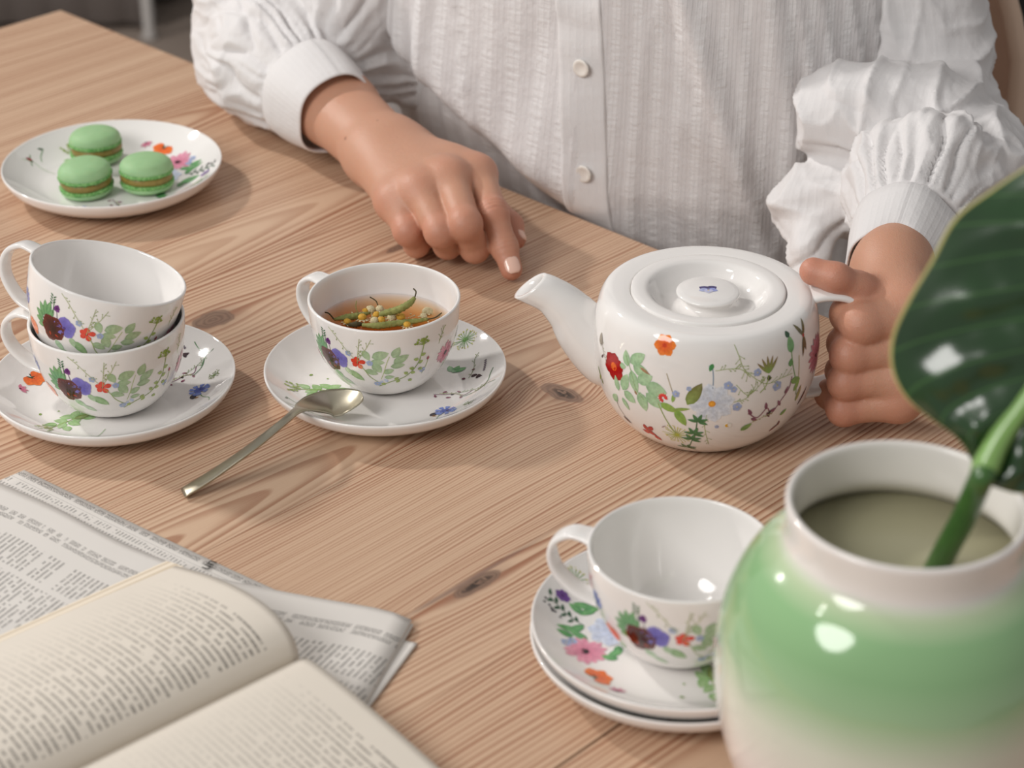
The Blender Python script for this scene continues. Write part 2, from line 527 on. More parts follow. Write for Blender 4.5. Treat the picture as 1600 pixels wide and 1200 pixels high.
# ------------------------------------------------------------------ floral prints: thin coloured shapes lying on the glaze
class Canvas:
    def __init__(s, mapf, k=1.07): s.f, s.V, s.F, s.C, s.n, s.k = mapf, [], [], [], 0, k
    def add(s, an, pts, faces, cols):
        o = len(s.V); off = 0.00010 + 0.000005 * (s.n % 40); s.n += 1
        for (x, y), c in zip(pts, cols):
            s.V.append(s.f(an, x, y, off)); s.C.append(srgb(*c))
        s.F += [tuple(o + i for i in f) for f in faces]
    def leaf(s, an, x, y, L, W, ang, c1, c2=None, vein=None, base=False, n=7, sharp=0.8):
        """leaf or petal centred on (x, y) (or starting there if base), L long, W wide, mm, ang degrees"""
        c2 = c2 or c1; vein = vein or c1
        if W / L > 0.3: W *= s.k * 1.12; L *= s.k
        a = math.radians(ang); ca, sa = math.cos(a), math.sin(a)
        P_, C_ = [], []
        for i in range(n):
            t = i / (n - 1)
            w = W / 2 * math.sin(PI * min(1, max(0, t)) ** sharp) ** 0.75
            l = L * t - (0 if base else L / 2)
            for k, j in ((-1, 0), (0, 1), (1, 2)):
                P_.append((x + l * ca - k * w * sa, y + l * sa + k * w * ca))
                cc = [c1[q] * (1 - t) + c2[q] * t for q in range(3)]
                if k == 0: cc = [0.55 * cc[q] + 0.45 * vein[q] for q in range(3)]
                C_.append(cc)
        F_ = []
        for i in range(n - 1):
            for k in (0, 1): F_.append((i * 3 + k, (i + 1) * 3 + k, (i + 1) * 3 + k + 1, i * 3 + k + 1))
        s.add(an, P_, F_, C_)
    def stem(s, an, pts, w, c, sm=5):
        p = spline(pts, sm) if len(pts) > 2 else np.linspace(pts[0], pts[1], 5)
        t = np.gradient(p, axis=0); t /= np.maximum(np.linalg.norm(t, axis=1), 1e-9)[:, None]
        P_, F_, C_ = [], [], []
        w = w * 1.35
        for i in range(len(p)):
            nx, ny = -t[i][1] * w / 2, t[i][0] * w / 2
            P_ += [(p[i][0] + nx, p[i][1] + ny), (p[i][0] - nx, p[i][1] - ny)]; C_ += [c, c]
        for i in range(len(p) - 1): F_.append((2 * i, 2 * i + 1, 2 * i + 3, 2 * i + 2))
        s.add(an, P_, F_, C_)
    def dot(s, an, x, y, r, c, c2=None, n=8, sy=1.0):
        P_ = [(x, y)] + [(x + r * math.cos(2 * PI * k / n), y + r * sy * math.sin(2 * PI * k / n)) for k in range(n)]
        s.add(an, P_, [(0, k + 1, (k + 1) % n + 1) for k in range(n)], [c2 or c] + [c] * n)
    def flower(s, an, x, y, r, n, cin, cout, cen=None, cr=0.2, w=0.9, rot=0, sy=1.0, jit=0.0, vein=None, rng=random.Random(5)):
        for k in range(n):
            a = rot + 360 * k / n + rng.uniform(-1, 1) * jit * 20
            s.leaf(an, x, y, r * (1 + jit * rng.uniform(-.25, .25)), r * w, a, cin, cout, vein or cin, base=True, sharp=1.5)
        if cen: s.dot(an, x, y, r * cr, cen)
    def dill(s, an, x, y, r, c=(150, 170, 70), d=(186, 176, 60), n=15, rng=random.Random(8)):
        for k in range(n):
            a = 2 * PI * k / n + rng.uniform(-.1, .1); q = r * rng.uniform(.75, 1.05)
            e = (x + q * math.cos(a), y + q * math.sin(a))
            s.stem(an, [(x, y), e], 0.28, c)
            for j in range(3): s.dot(an, e[0] + rng.uniform(-.8, .8), e[1] + rng.uniform(-.8, .8), 0.34, d, n=6)
    def corn(s, an, x, y, r, c1=(62, 80, 160), c2=(120, 142, 214), rng=random.Random(4)):
        for k in range(9):
            a = 40 * k + rng.uniform(-8, 8); ar = math.radians(a)
            s.leaf(an, x, y, r * 0.75, r * 0.26, a, c1, c2, base=True)
            for d in (-20, 0, 20):
                s.leaf(an, x + r * .5 * math.cos(ar), y + r * .5 * math.sin(ar), r * 0.52, r * 0.2, a + d, c2, c2, base=True, n=4)
        for k in range(6): s.leaf(an, x, y, r * .4, r * .1, 60 * k + 10, (40, 34, 96), (70, 60, 140), base=True, n=4)
    def spray(s, an, pts, c=(160, 172, 110), rng=random.Random(9), nb=7, L=3.2):
        """fine branching stalk with tiny seed dots"""
        s.stem(an, pts, 0.26, c)
        p = spline(pts, 8) if len(pts) > 2 else np.linspace(pts[0], pts[1], 17)
        for k in range(nb):
            i = int(len(p) * (0.15 + 0.8 * k / nb)); a = rng.uniform(0, 2 * PI)
            d = p[min(i + 1, len(p) - 1)] - p[i - 1]; a0 = math.atan2(d[1], d[0]) + rng.choice((-1, 1)) * rng.uniform(.5, 1.1)
            l = L * rng.uniform(.5, 1.1); e = (p[i][0] + l * math.cos(a0), p[i][1] + l * math.sin(a0))
            s.stem(an, [tuple(p[i]), e], 0.2, c); s.dot(an, e[0], e[1], rng.uniform(.3, .5), (142, 160, 96), n=6)
    def fmn(s, an, x, y, r=1.3):
        s.flower(an, x, y, r, 5, (150, 164, 200), (168, 182, 212), (206, 196, 140), 0.2, 0.8, rot=random.uniform(0, 70))
    def mesh(s, name): return make_mesh(name, s.V, s.F, M_print, col=s.C)

LG, LG2, LV = (140, 170, 128), (170, 190, 150), (186, 204, 168)          # sage leaves
DG, DG2 = (70, 132, 84), (108, 160, 104)
YG, YG2 = (146, 168, 84), (172, 188, 112)

# ---- cup: anchor = (degrees from the handle, height along the wall in mm)
def cup_map(an, x, y, off):
    th, s0 = math.radians(an[0]), an[1]
    r = max(20.0, np.interp(s0 / 1000, CUP_SURF.s, CUP_SURF.p[:, 0]) * 1000)
    return CUP_SURF.at(th + x / r, min(max((s0 + y) / 1000, 0.0005), 0.0665), off)
c = Canvas(cup_map)
# sage leaf cluster
for th, s_, L, W, a in ((115.7, 50.5, 8, 4.4, -62), (126.6, 51, 11, 6.0, 18), (138.7, 52.8, 8.6, 5, 60), (142.6, 47.1, 11, 5.2, 28), (124.4, 45.5, 8.6, 4.2, -4), (140, 41.9, 9, 4, 2), (123.7, 40.3, 8.6, 5.2, -58), (119, 36.5, 8.4, 4.2, -20), (132.7, 37.4, 7, 4, 22), (133.3, 31.9, 6.2, 3, 0)):
    c.leaf((th, s_), 0, 0, L, W, a, LG, LG2, LV)
c.stem((131, 44), [(-4, -14), (-2, -8), (0, 0), (2, 6)], 0.3, YG2)
c.leaf((104.8, 31.3), 0, 0, 12, 5, -40, (112, 156, 98), (144, 180, 124), LV)
c.leaf((86, 27), 0, 0, 9, 4, -50, (150, 184, 150), (176, 202, 170), LV)
c.leaf((93, 22), 0, 0, 9, 3.6, -40, (160, 190, 158), (182, 204, 176), LV)
c.leaf((98, 34), 0, 0, 7, 3.4, -65, (150, 184, 140), (176, 202, 166), LV)
# green sprig behind the dark pansy
for dx, dy, a, L in ((-6, 5, 120, 9), (-3, 7, 100, 10), (0, 8, 80, 9), (-8, 1, 150, 8), (-8, -3, 175, 7), (-6, -6, 200, 7), (2, 5, 60, 7)):
    c.leaf((75, 44), dx, dy, L, 3.6, a, DG, DG2, (150, 190, 140))
for k in range(7): c.leaf((78, 58), 0, -2 + k * 0.9, 3.0, 0.9, 35 if k % 2 else 145, (44, 96, 60), (70, 124, 80), base=True, n=4)
c.stem((79, 50), [(0, 0), (0.3, 5), (0, 10)], 0.4, (60, 110, 70))
# violet, then the dark red pansy over it
c.flower((90.5, 43.0), 0, 0, 7.0, 5, (92, 84, 168), (140, 130, 206), (70, 50, 120), 0.15, 0.95, rot=20, jit=.4)
c.flower((80.2, 39), 0, 0, 9.4, 6, (38, 14, 18), (118, 36, 28), (30, 10, 14), 0.24, 0.85, rot=10, jit=.5, vein=(60, 22, 24))
for k in range(6): c.leaf((80.2, 39), 5.4 * math.cos(k * 1.05), 5.4 * math.sin(k * 1.05), 3.2, 1.2, k * 60 + 40, (186, 60, 34), (150, 44, 30), n=4)
c.stem((82.4, 50), [(1, -4), (0.5, 0), (0, 4)], 0.35, (96, 80, 110))
c.flower((82.4, 54.4), 0, 0, 2.3, 8, (92, 34, 110), (128, 62, 140), (84, 30, 100), .4, .7, jit=.5)
# fine seed stalks
c.spray((96, 56), [(-10, 10), (-4, 5), (2, -2), (8, -9)], (168, 178, 122))
c.spray((109, 52), [(-1, -9), (0, -2), (1, 4), (2, 11)], (164, 176, 116))
c.spray((112, 55), [(-2, -8), (3, 0), (7, 8)], (164, 176, 116), nb=5)
# vermilion flower
c.flower((108, 43.6), 0, 0, 5.0, 5, (226, 74, 44), (204, 54, 36), (168, 40, 30), .2, .62, rot=15, jit=.5)
c.stem((112, 38), [(-2, 4), (1, 0), (4, -6), (9, -11)], 0.35, YG)
for th, s_ in ((118, 44.5), (122.6, 25), (162.3, 33.4), (101, 50)): c.fmn((th, s_), 0, 0, 2.2)
for dx in (0, 3, 6): c.leaf((122, 25), dx, 0.6 * dx, 4, 1.8, 20 * dx, (178, 190, 216), (198, 208, 226))
# shepherd's purse
an = (145, 36)
c.stem(an, [(-17, -14), (-8, -9), (2, -5), (9, 4), (11.5, 13), (13, 22)], 0.5, (150, 172, 92))
for x, y, a in ((-12, -12, 150), (-6, -7, 30), (-2, -8, 220), (3, -3, 140), (5, -2, -20), (7, 1, 160), (9.5, 5, 20), (9.5, 8, 160), (11, 11, 10), (4, -9, -30), (10, 0, -20)):
    c.leaf(an, x, y, 3.4, 2.2, a, YG, YG2, base=True)
rg_ = random.Random(2)
for k in range(15):
    a = rg_.uniform(0.1, PI - 0.1); l = rg_.uniform(3, 6.2); q = (12.6 + l * math.cos(a) * 1.0, 20 + l * math.sin(a) * 0.75)
    c.stem(an, [(12.6, 19), q], 0.22, YG); c.leaf(an, q[0], q[1], 1.8, 1.3, math.degrees(a), (124, 150, 66), (168, 184, 96), n=5)
# red bud, pink gerbera at the far side of the leaves
c.stem((166, 38), [(-3, -8), (-1, -2), (0, 4)], 0.3, YG); c.leaf((165.8, 43), 0, 0, 3, 1.8, 85, (150, 60, 70), (178, 86, 92))
c.flower((187, 39.5), 0, 0, 9.0, 18, (196, 110, 132), (226, 166, 180), (52, 26, 36), .2, .26, jit=.3)
c.spray((178, 55), [(-2, -4), (0, 2), (3, 8)], YG)
# towards the handle: cornflower, dill, lavender, fuchsia, orange poppy
c.corn((40, 47), 0, 0, 5.6); c.stem((44, 40), [(-2, 4), (1, -3), (5, -10)], 0.35, (130, 150, 90))
c.flower((52, 30), 0, 0, 6, 4, (230, 104, 44), (236, 132, 60), (206, 70, 34), .2, 1.0, rot=30)
c.dill((26, 34), 0, 0, 6.5, (170, 184, 84), (190, 190, 84), 17)
c.stem((19, 46), [(0, -12), (0.5, 0), (0, 8)], 0.35, (140, 150, 96))
for k in range(8):
    for sgn in (-1, 1): c.leaf((19, 54), 0, k * 1.05, 2.3, 1.2, 90 + sgn * 45, (92, 80, 130), (120, 108, 156), base=True, n=4)
for a in (60, 120, 200, 250, 310): c.leaf((31, 55), 0, 0, 5.2, 2.2, a, (188, 70, 96), (206, 104, 124), base=True)
c.dot((31, 55), 0, 0.5, 1.0, (80, 30, 60))
# round the back: more leaves and a daisy, so the band closes
for th, s_, L, a in ((215, 44, 10, 30), (222, 38, 10, -20), (230, 46, 9, 70), (236, 38, 9, 10), (205, 36, 8, -50), (305, 42, 9, 40), (312, 36, 9, -10), (320, 45, 8, 75)):
    c.leaf((th, s_), 0, 0, L, 4.6, a, LG, LG2, LV)
c.flower((258, 42), 0, 0, 8, 8, (186, 198, 222), (212, 220, 234), (220, 150, 50), .2, .6)
c.corn((285, 45), 0, 0, 5); c.dill((335, 42), 0, 0, 6)
me_cup_print = c.mesh('cup_print')

# ---- saucer: anchor = (degrees, radius mm); x runs outwards, y counter-clockwise
def sauc(an, x, y, off, k=1.0, kz=1.0):
    a = math.radians(an[0])
    px_, py_ = an[1] * math.cos(a) + x * math.cos(a) - y * math.sin(a), an[1] * math.sin(a) + x * math.sin(a) + y * math.cos(a)
    return saucer_at(px_ * k / 1000, py_ * k / 1000, k, kz, off + 0.0001)
def saucer_print(mapf, name):
    c = Canvas(mapf)
    # shepherd's purse and sage sprig
    for dx, dy, L, a in ((-14, 8, 9, 120), (-8, 3, 10, 60), (-3, 6, 9, 100), (-6, -4, 9, -40), (0, -3, 9, -60), (4, 2, 9, 20), (8, -4, 8, -30), (5, 8, 7, 60), (-12, -2, 9, 200), (-17, 3, 10, 170)):
        c.leaf((190, 46), dx, dy, L, 5.0, a, (128, 172, 104), (160, 192, 136), LV)
    c.leaf((197, 34), 0, 0, 11, 4.6, 150, (104, 120, 62), (128, 140, 84), LV)
    c.stem((190, 46), [(-16, 4), (-4, 1), (8, 0), (18, 1)], 0.45, YG)
    rg_ = random.Random(3)
    for k in range(14):
        q = (14 + rg_.uniform(-5, 7), rg_.uniform(-6, 6)); c.stem((190, 46), [(10 + rg_.uniform(0, 4), 0), q], 0.22, YG); c.leaf((190, 46), q[0], q[1], 2, 1.5, rg_.uniform(0, 360), (140, 164, 80), (176, 190, 110), n=5)
    c.stem((211, 68), [(-6, 6), (-2, 2), (2, -6)], 0.4, (90, 150, 80)); c.leaf((208, 71), 0, 0, 4, 1.6, 60, (60, 84, 60), (90, 110, 80))
    # cornflower with a bumble-bee dark bud
    c.corn((317, 56), 0, 0, 7.2); c.leaf((309, 53), 0, 0, 7, 3.6, 100, (30, 24, 40), (60, 50, 60)); c.leaf((307, 56), 0, 0, 3, 1.4, 30, (170, 120, 60))
    c.stem((305, 58), [(10, -9), (8, -3), (2, 2), (-2, 8)], 0.4, (96, 150, 84))
    # purple squiggle twig
    c.stem((340, 45), [(-10, -2), (-3, 0), (4, 3), (10, 2), (14, 8)], 0.45, (140, 100, 120))
    for dx, dy in ((-8, -4), (-4, 3), (1, -3), (5, 6), (9, -1)): c.leaf((340, 45), dx, dy, 3.6, 1.6, dx * 30, (128, 70, 92), (170, 120, 136)); 
    c.leaf((340, 47), 0, 2, 3, 1.6, 70, (60, 50, 50)); c.spray((336, 46), [(-8, 3), (0, 6), (8, 6)], (164, 176, 110), nb=6, L=2)
    # right-hand weeds
    c.stem((352, 66), [(-14, -12), (-4, -8), (2, 0), (3, 10), (4, 16)], 0.4, (84, 128, 80)); c.stem((345, 62), [(0, 0), (6, 6), (12, 6)], 0.35, (84, 128, 80))
    c.spray((348, 60), [(-10, -2), (0, 0), (8, 2)], (120, 150, 90), nb=7, L=3); c.dill((328, 66), 0, 0, 4, (120, 140, 90), (140, 150, 100), 11)
    for k in range(5): c.leaf((2 + k, 61), rg_.uniform(-2, 2), rg_.uniform(-2, 2), 4.4, 2.0, rg_.uniform(0, 360), (52, 34, 40), (84, 58, 58))
    for k in range(6): c.dot((8 + k * 1.6, 66 + k * 0.6), 0, 0, 0.9, (120, 108, 120))
    c.spray((18, 58), [(-4, -12), (2, -4), (6, 6), (10, 10)], (120, 136, 84), nb=6, L=3); c.dot((6, 52), 0, 0, 1.3, (110, 60, 76)); c.dot((14, 60), 0, 0, 1.0, (120, 84, 84))
    # dill and purple heads, serrated greens
    c.dill((42, 70), 0, 0, 7.5, (112, 160, 84), (196, 190, 84), 19)
    c.flower((55, 69), 0, 0, 3.8, 7, (92, 50, 130), (124, 84, 158), (80, 40, 110), .3, .7, jit=.5)
    for a0, r0, L, a in ((22, 50, 9, 40), (20, 52, 9, 0), (25, 47, 8, 80), (52, 58, 11, 30), (55, 54, 11, 60), (57, 60, 9, -10), (48, 52, 9, 90), (75, 60, 13, 10), (78, 55, 12, -30), (73, 56, 11, 50), (80, 62, 9, -10), (101, 38, 10, 20), (104, 42, 9, -40), (98, 35, 8, 70)):
        c.leaf((a0, r0), 0, 0, L, 4.2, a, DG, (110, 168, 104), (140, 190, 130))
    for k in range(9): c.leaf((60 + k * 0.9, 74 - k * 2.2), 0, 0, 4.6, 1.6, 60 if k % 2 else -70, (44, 84, 58), (70, 110, 76), base=True, n=5)
    c.stem((64, 64), [(-12, 4), (0, 0), (10, -4)], 0.4, (50, 92, 60))
    for k in range(8): c.dot((64 + k * 0.7, 76 - k * 1.4), rg_.uniform(-1, 1), rg_.uniform(-2, 2), 0.8, (50, 40, 52))
    # white cosmos, pink gerbera, orange poppy, pink bit
    c.flower((70, 36.5), 0, 0, 13, 8, (196, 206, 226), (216, 222, 234), (210, 190, 120), .12, .62, vein=(176, 190, 218))
    c.flower((94, 53), 0, 0, 11.5, 14, (206, 120, 146), (230, 172, 188), (48, 24, 34), .22, .34, jit=.4)
    c.fmn((88, 62), 0, 0, 3); c.fmn((85, 58), 0, 0, 2.6)
    for a in (100, 150, 200, 250): c.leaf((119, 60), 0, 0, 9, 7.5, a, (226, 96, 36), (238, 136, 56), (214, 80, 34), base=True)
    for a in (280, 310, 340, 20): c.leaf((119, 58), 0, 0, 5.6, 1.5, a, (38, 60, 36), (70, 96, 56), base=True)
    for a in (150, 190, 240, 280): c.leaf((135, 62), 0, 0, 5, 2, a, (196, 110, 136), (216, 150, 166), base=True)
    c.dot((135, 62), 0, 0, 0.9, (110, 40, 70))
    # ladybird on a thin stalk, at the quiet side
    c.stem((222, 66), [(-20, 4), (-8, 2), (0, 0), (6, 5)], 0.3, (150, 184, 130)); c.stem((222, 68), [(0, 0), (3, -5)], 0.5, (96, 140, 80)); c.stem((222, 68), [(0, 0), (-4, 5)], 0.5, (96, 140, 80))
    c.leaf((222, 69), 0, 0, 4.6, 3.0, 20, (170, 40, 50), (110, 24, 36)); c.leaf((222, 67), 0, 0, 2, 1.6, 20, (40, 20, 40))
    c.dot((170, 40), 0, 0, 0.8, (150, 176, 110)); c.leaf((168, 52), 0, 0, 3, 1.6, 60, (130, 156, 80))
    return c.mesh(name)
me_saucer_print = saucer_print(sauc, 'saucer_print')
me_plate_print = saucer_print(lambda an, x, y, off: sauc(an, x, y, off, 1.085, 1.1), 'plate_print')

# ---- teapot: anchor = (degrees, wall mm)
POT = Surf([(0.0425, 0.0008), (0.0500, 0.0060), (0.0590, 0.0150), (0.0660, 0.0270), (0.0705, 0.0410), (0.0722, 0.0560), (0.0717, 0.0710), (0.0700, 0.0830), (0.0682, 0.0895), (0.0655, 0.0938), (0.0615, 0.0955)])
def pot_map(an, x, y, off):
    r = max(40.0, np.interp(an[1] / 1000, POT.s, POT.p[:, 0]) * 1000)
    return POT.at(math.radians(an[0]) + x / r, min(max((an[1] + y) / 1000, 0.0005), 0.108), off)
c = Canvas(pot_map)
c.flower((243, 98.5), 0, 0, 6.6, 6, (206, 70, 28), (238, 146, 46), (196, 60, 26), .22, .74, rot=10, jit=.3, vein=(226, 104, 34))
c.flower((213.2, 71.4), 0, 0, 9.2, 6, (176, 24, 24), (150, 18, 24), (226, 106, 40), .32, .8, rot=25, jit=.3)
for th, s_, L, W, a in ((228.9, 84.7, 13, 6.6, 42), (221.9, 82, 10, 5, 105), (232.2, 77.2, 14, 6.6, -20), (234.2, 73.0, 12, 6.6, 35), (227.8, 68, 15, 6, -72), (221.8, 65, 13, 6, 72), (215.7, 61, 10, 4, 105), (240.6, 68, 13.5, 8.6, -5), (239.5, 59.5, 13, 7, -38), (233.1, 56, 13, 6.4, -72), (224.8, 55.5, 10, 6, -30), (212.8, 48, 8, 4.6, 60), (221.2, 48, 9, 3.4, -60), (220, 75.5, 5, 3.4, 10)):
    c.leaf((th, s_), 0, 0, L, W, a, (134, 176, 134), (168, 198, 156), (186, 210, 176))
c.leaf((234, 78.5), 0, 0, 8, 2, -20, (170, 130, 96), (150, 120, 90)); c.leaf((229, 61), 0, 0, 3, 1.4, -60, (150, 120, 84))
c.stem((226, 70), [(-6, 14), (0, 4), (4, -6), (10, -12)], 0.4, (140, 176, 120))
c.stem((242.7, 54.6), [(-1, 4), (4, -8), (9.5, -19)], 0.45, YG)
c.leaf((198.5, 82), 0, 0, 8, 4, 95, (140, 132, 118), (172, 164, 150)); c.spray((203, 76), [(-4, 8), (-1, 0), (5, -6)], (150, 136, 120), nb=7, L=3); c.leaf((202, 72), 0, 0, 4, 1.4, 50, (90, 70, 70))
c.leaf((197, 58), 0, 0, 7, 1.8, 120, (120, 150, 70)); c.leaf((198, 54), 0, 0, 5, 2.0, 60, (146, 160, 70)); c.leaf((200, 52), 0, 0, 4, 1.6, 100, (110, 130, 60))
c.dill((251, 33.9), 0, 0, 9, (176, 186, 70), (206, 198, 90), 21)
for dx, dy, a, L in ((-2, 3, 100, 6), (2, 4, 60, 5), (-3, -2, 160, 5), (2, -2, -30, 6), (5, -6, -50, 6), (0, 0, 20, 5)): c.leaf((233.6, 30), dx, dy, L, 3.0, a, (196, 40, 30), (150, 24, 26))
c.stem((216, 38), [(-3, 10), (-2.5, 3), (1, -4)], 0.35, (100, 92, 80)); c.leaf((217.5, 31), 0, 0, 7, 2.6, -35, (70, 44, 62), (96, 66, 84))
for th, s_ in ((262.3, 51), (260.4, 39.5), (259, 33), (255.8, 20)):
    for a in (20, 70, 120, 170, -20): c.leaf((th, s_), 0, -2, 6.2, 2.0, a, (54, 108, 66), (84, 140, 84), base=True)
c.stem((262, 40), [(0, 12), (-1, 0), (-5, -18)], 0.5, (60, 110, 66))
c.flower((268.7, 63.3), 0, 0, 13.5, 8, (204, 211, 222), (222, 226, 232), None, .1, .56, rot=12, vein=(186, 198, 216))
c.dot((268.7, 63.3), 0, 0, 2.3, (216, 140, 40), (236, 170, 60), n=12)
c.leaf((260, 69.5), 0, 0, 17, 6.6, 62, (120, 148, 70), (110, 96, 60), (160, 180, 110)); c.leaf((247.5, 57), 0, 0, 12, 4.6, -18, (130, 168, 72), (150, 176, 84)); c.leaf((253.6, 50.5), 0, 0, 13, 5.2, -62, (122, 164, 70), (150, 178, 90)); c.leaf((254, 57.5), 0, 0, 11, 2.4, 12, (140, 166, 80)); c.leaf((249.8, 65.5), 0, 0, 8, 2.4, 80, (140, 176, 90))
c.stem((248, 73), [(-3, 8), (0, 0), (3, -8)], 0.4, (170, 160, 130))
for k in range(10): c.leaf((244.4 + 1.6 * math.cos(k * .5), 63.5 + 2.2 * math.sin(k * .5)), 0, 0, 2.6, 1.4, k * 29, (206, 40, 40), (226, 70, 60), n=4)
# seed-stalk network to the right
c.spray((283.8, 86.2), [(-6, 16), (-3, 8), (0, 0), (8, -8), (16, -13), (26, -12), (36, -12)], (156, 174, 100), nb=16, L=5)
c.spray((276, 86), [(-8, 0), (0, 1), (8, 0), (14, -6)], (160, 176, 106), nb=9, L=4); c.spray((288, 72), [(-10, 4), (-2, -4), (6, 2), (10, 6)], (150, 172, 100), nb=11, L=3.4); c.spray((284, 66), [(-6, -2), (2, 0), (8, 8)], (150, 172, 100), nb=8, L=3)
c.stem((268.7, 80), [(0, -6), (0, 2), (-1, 8), (-3, 9)], 0.45, (130, 150, 170)); c.leaf((267.5, 88), 0, 0, 5, 2.4, 250, (70, 140, 80))
for th, s_, r in ((291, 82.4, 2.6), (302.7, 69.6, 3.4), (281.2, 60.3, 3.0), (276.1, 76, 2.8), (250.9, 68.2, 2.4), (257.2, 73, 1.6), (279, 73, 2.2), (272, 45, 1.4)): c.fmn((th, s_), 0, 0, r)
for a in (55, 75, 95, 115, 135): c.leaf((297.5, 80), 0, 0, 12, 2.0, a, (120, 160, 76), (150, 92, 80), base=True)
c.leaf((297.5, 79), 0, -2, 4, 2.4, 100, (60, 70, 50)); c.stem((297.5, 76), [(0, 3), (-2, -4), (-6, -8)], 0.4, YG)
c.leaf((312, 94), 0, 0, 11, 5.0, 95, (104, 158, 96), (140, 184, 124)); c.leaf((310.8, 101), 0, 0, 4.6, 3, 110, (46, 84, 56)); c.leaf((311.6, 82), 0, 0, 5, 3.6, 80, (96, 150, 90))
c.stem((313, 80), [(-1, 12), (0, 0), (4, -14), (6, -24)], 0.5, (110, 156, 88)); c.stem((318, 76), [(0, 8), (0, 0), (0, -14)], 0.4, (166, 160, 96)); c.leaf((317, 64), 0, 0, 9, 3.2, 60, (128, 166, 80)); c.leaf((315.6, 68), 0, 0, 9, 4, -10, (120, 160, 84)); c.leaf((320, 56), 0, 0, 12, 3.6, 75, (134, 160, 84), (150, 120, 90))
for a, L in ((125, 12), (70, 11), (262, 14), (280, 11)): c.leaf((323, 95), 0, 0, L, 2.6, a, (92, 84, 50), (120, 110, 60) if a < 200 else (96, 70, 50), base=True)
c.dot((323, 95), 0, 0, 1.2, (170, 40, 40))
c.flower((338, 74), 0, 0, 14, 16, (160, 84, 104), (206, 150, 164), (60, 30, 40), .2, .28); c.leaf((326, 50), 0, 0, 14, 3, 60, (84, 60, 66), (110, 84, 84))
c.stem((298, 52), [(-13, 2), (-6, -3), (0, 3), (4, -3), (10, 5), (16, 12), (18, 20)], 0.6, (140, 88, 106))
for dx, dy, a in ((-12, 3, 120), (-8, -4, -30), (-1, 5, 100), (2, -3, -60), (9, 4, 120), (14, 12, 60), (5, 0, 20)): c.leaf((298, 52), dx, dy, 5.4, 1.9, a, (112, 60, 82), (156, 106, 124))
c.leaf((300, 50), 0, 0, 5, 2, 80, (50, 44, 44)); c.spray((296, 47), [(-8, -2), (0, 1), (8, 3)], (190, 176, 130), nb=7, L=1.6)
c.leaf((287.9, 42.3), 0, 0, 8, 3.6, 38, (110, 150, 76), (140, 176, 100)); c.leaf((310.5, 46.1), 0, 0, 5.6, 2.6, 38, (120, 160, 84)); c.leaf((308.7, 33), 0, 0, 9, 2.2, 45, (130, 36, 44), (100, 30, 44)); c.leaf((310.5, 36), 0, 0, 5, 1.8, 100, (120, 34, 44))
c.flower((277.3, 45.7), 0, 0, 2.8, 8, (228, 226, 220), (236, 234, 228), (222, 172, 50), .52, .5)
c.spray((265.7, 46), [(1, 9), (0, 0), (2, -12), (4, -20)], (150, 172, 90), nb=8, L=3.4)
c.leaf((244, 40), 0, 0, 4, 1, 40, (170, 150, 150))
for th in range(20, 180, 22):
    c.leaf((th, 60 + (th * 7) % 22), 0, 0, 12, 6, th * 3 % 180, (134, 176, 134), (168, 198, 156), (186, 210, 176)); c.fmn((th + 9, 70 - (th * 5) % 20), 0, 0, 3)
me_pot_print = c.mesh('pot_print')

# ---- little viola on the knob
c = Canvas(lambda an, x, y, off: np.array((x / 1000, y / 1000, 0.0954 + off)))
K_ = 1.5
for x, y, L, W, a, c1, c2 in ((-1.6, 1.0, 4.6, 3.4, 150, (44, 34, 100), (60, 50, 120)), (1.6, 1.2, 4.6, 3.4, 30, (40, 30, 92), (60, 50, 120)), (-2.0, -0.6, 4, 2.8, 200, (150, 160, 210), (190, 196, 226)), (2.0, -0.6, 4, 2.8, -20, (120, 130, 200), (170, 180, 220)), (0, -1.6, 4, 3.4, -90, (170, 176, 220), (210, 206, 216))):
    c.leaf(None, x * K_, y * K_, L * K_, W * K_, a, c1, c2)
c.dot(None, 0, -0.6, 0.8, (90, 90, 170)); c.dot(None, 0, -1.4, 0.6, (220, 200, 110))
me_lid_print = c.mesh('lid_print')


def make_cup(name, loc, az, rx=None, **kw):
    r = empty(name, loc, 0, **kw)
    if rx is not None: r.rotation_euler = (Matrix.Rotation(rx[1], 4, Vector(rx[0])) @ Matrix.Rotation(az, 4, 'Z')).to_euler()
    else: r.rotation_euler = (0, 0, az)
    obj('cup_body', me_cup, r)
    obj('handle', me_chandle, r)
    if me_cup_print: obj('floral_print', me_cup_print, r, kind='stuff')
    return r

def make_saucer(name, loc, az, **kw):
    r = empty(name, loc, az, **kw)
    obj('saucer_body', me_saucer, r)
    if me_saucer_print: obj('floral_print', me_saucer_print, r, kind='stuff')
    return r

RIMZ = 0.0205
AZ_M, AZ_S, AZ_R = math.radians(143), math.radians(166), math.radians(160)
g = P(602, 571, RIMZ); c_mid = np.array((g[0], g[1], 0))
make_saucer('saucer', c_mid, math.radians(0), label='white floral saucer under the full tea cup with a spoon on its rim', cat='saucer', group='floral saucers')
tc = np.array((P(600, 464, 0.0672)[0], P(600, 464, 0.0672)[1], 0.0067))
make_cup('tea_cup', tc, AZ_M, label='white floral cup full of herbal tea in the middle of the table', cat='cup', group='floral tea cups')
g = P(176, 586, RIMZ); c_st = np.array((g[0], g[1], 0))
make_saucer('saucer', c_st, math.radians(45), label='white floral saucer under the two stacked empty cups', cat='saucer', group='floral saucers')
q = P(166, 497, 0.0672); sc1 = np.array((q[0], q[1], 0.0067))
make_cup('tea_cup', sc1, AZ_S, label='lower empty floral cup of the stack, standing on the saucer', cat='cup', group='floral tea cups')
tilt_ax = Vector((math.cos(math.radians(112)), math.sin(math.radians(112)), 0))
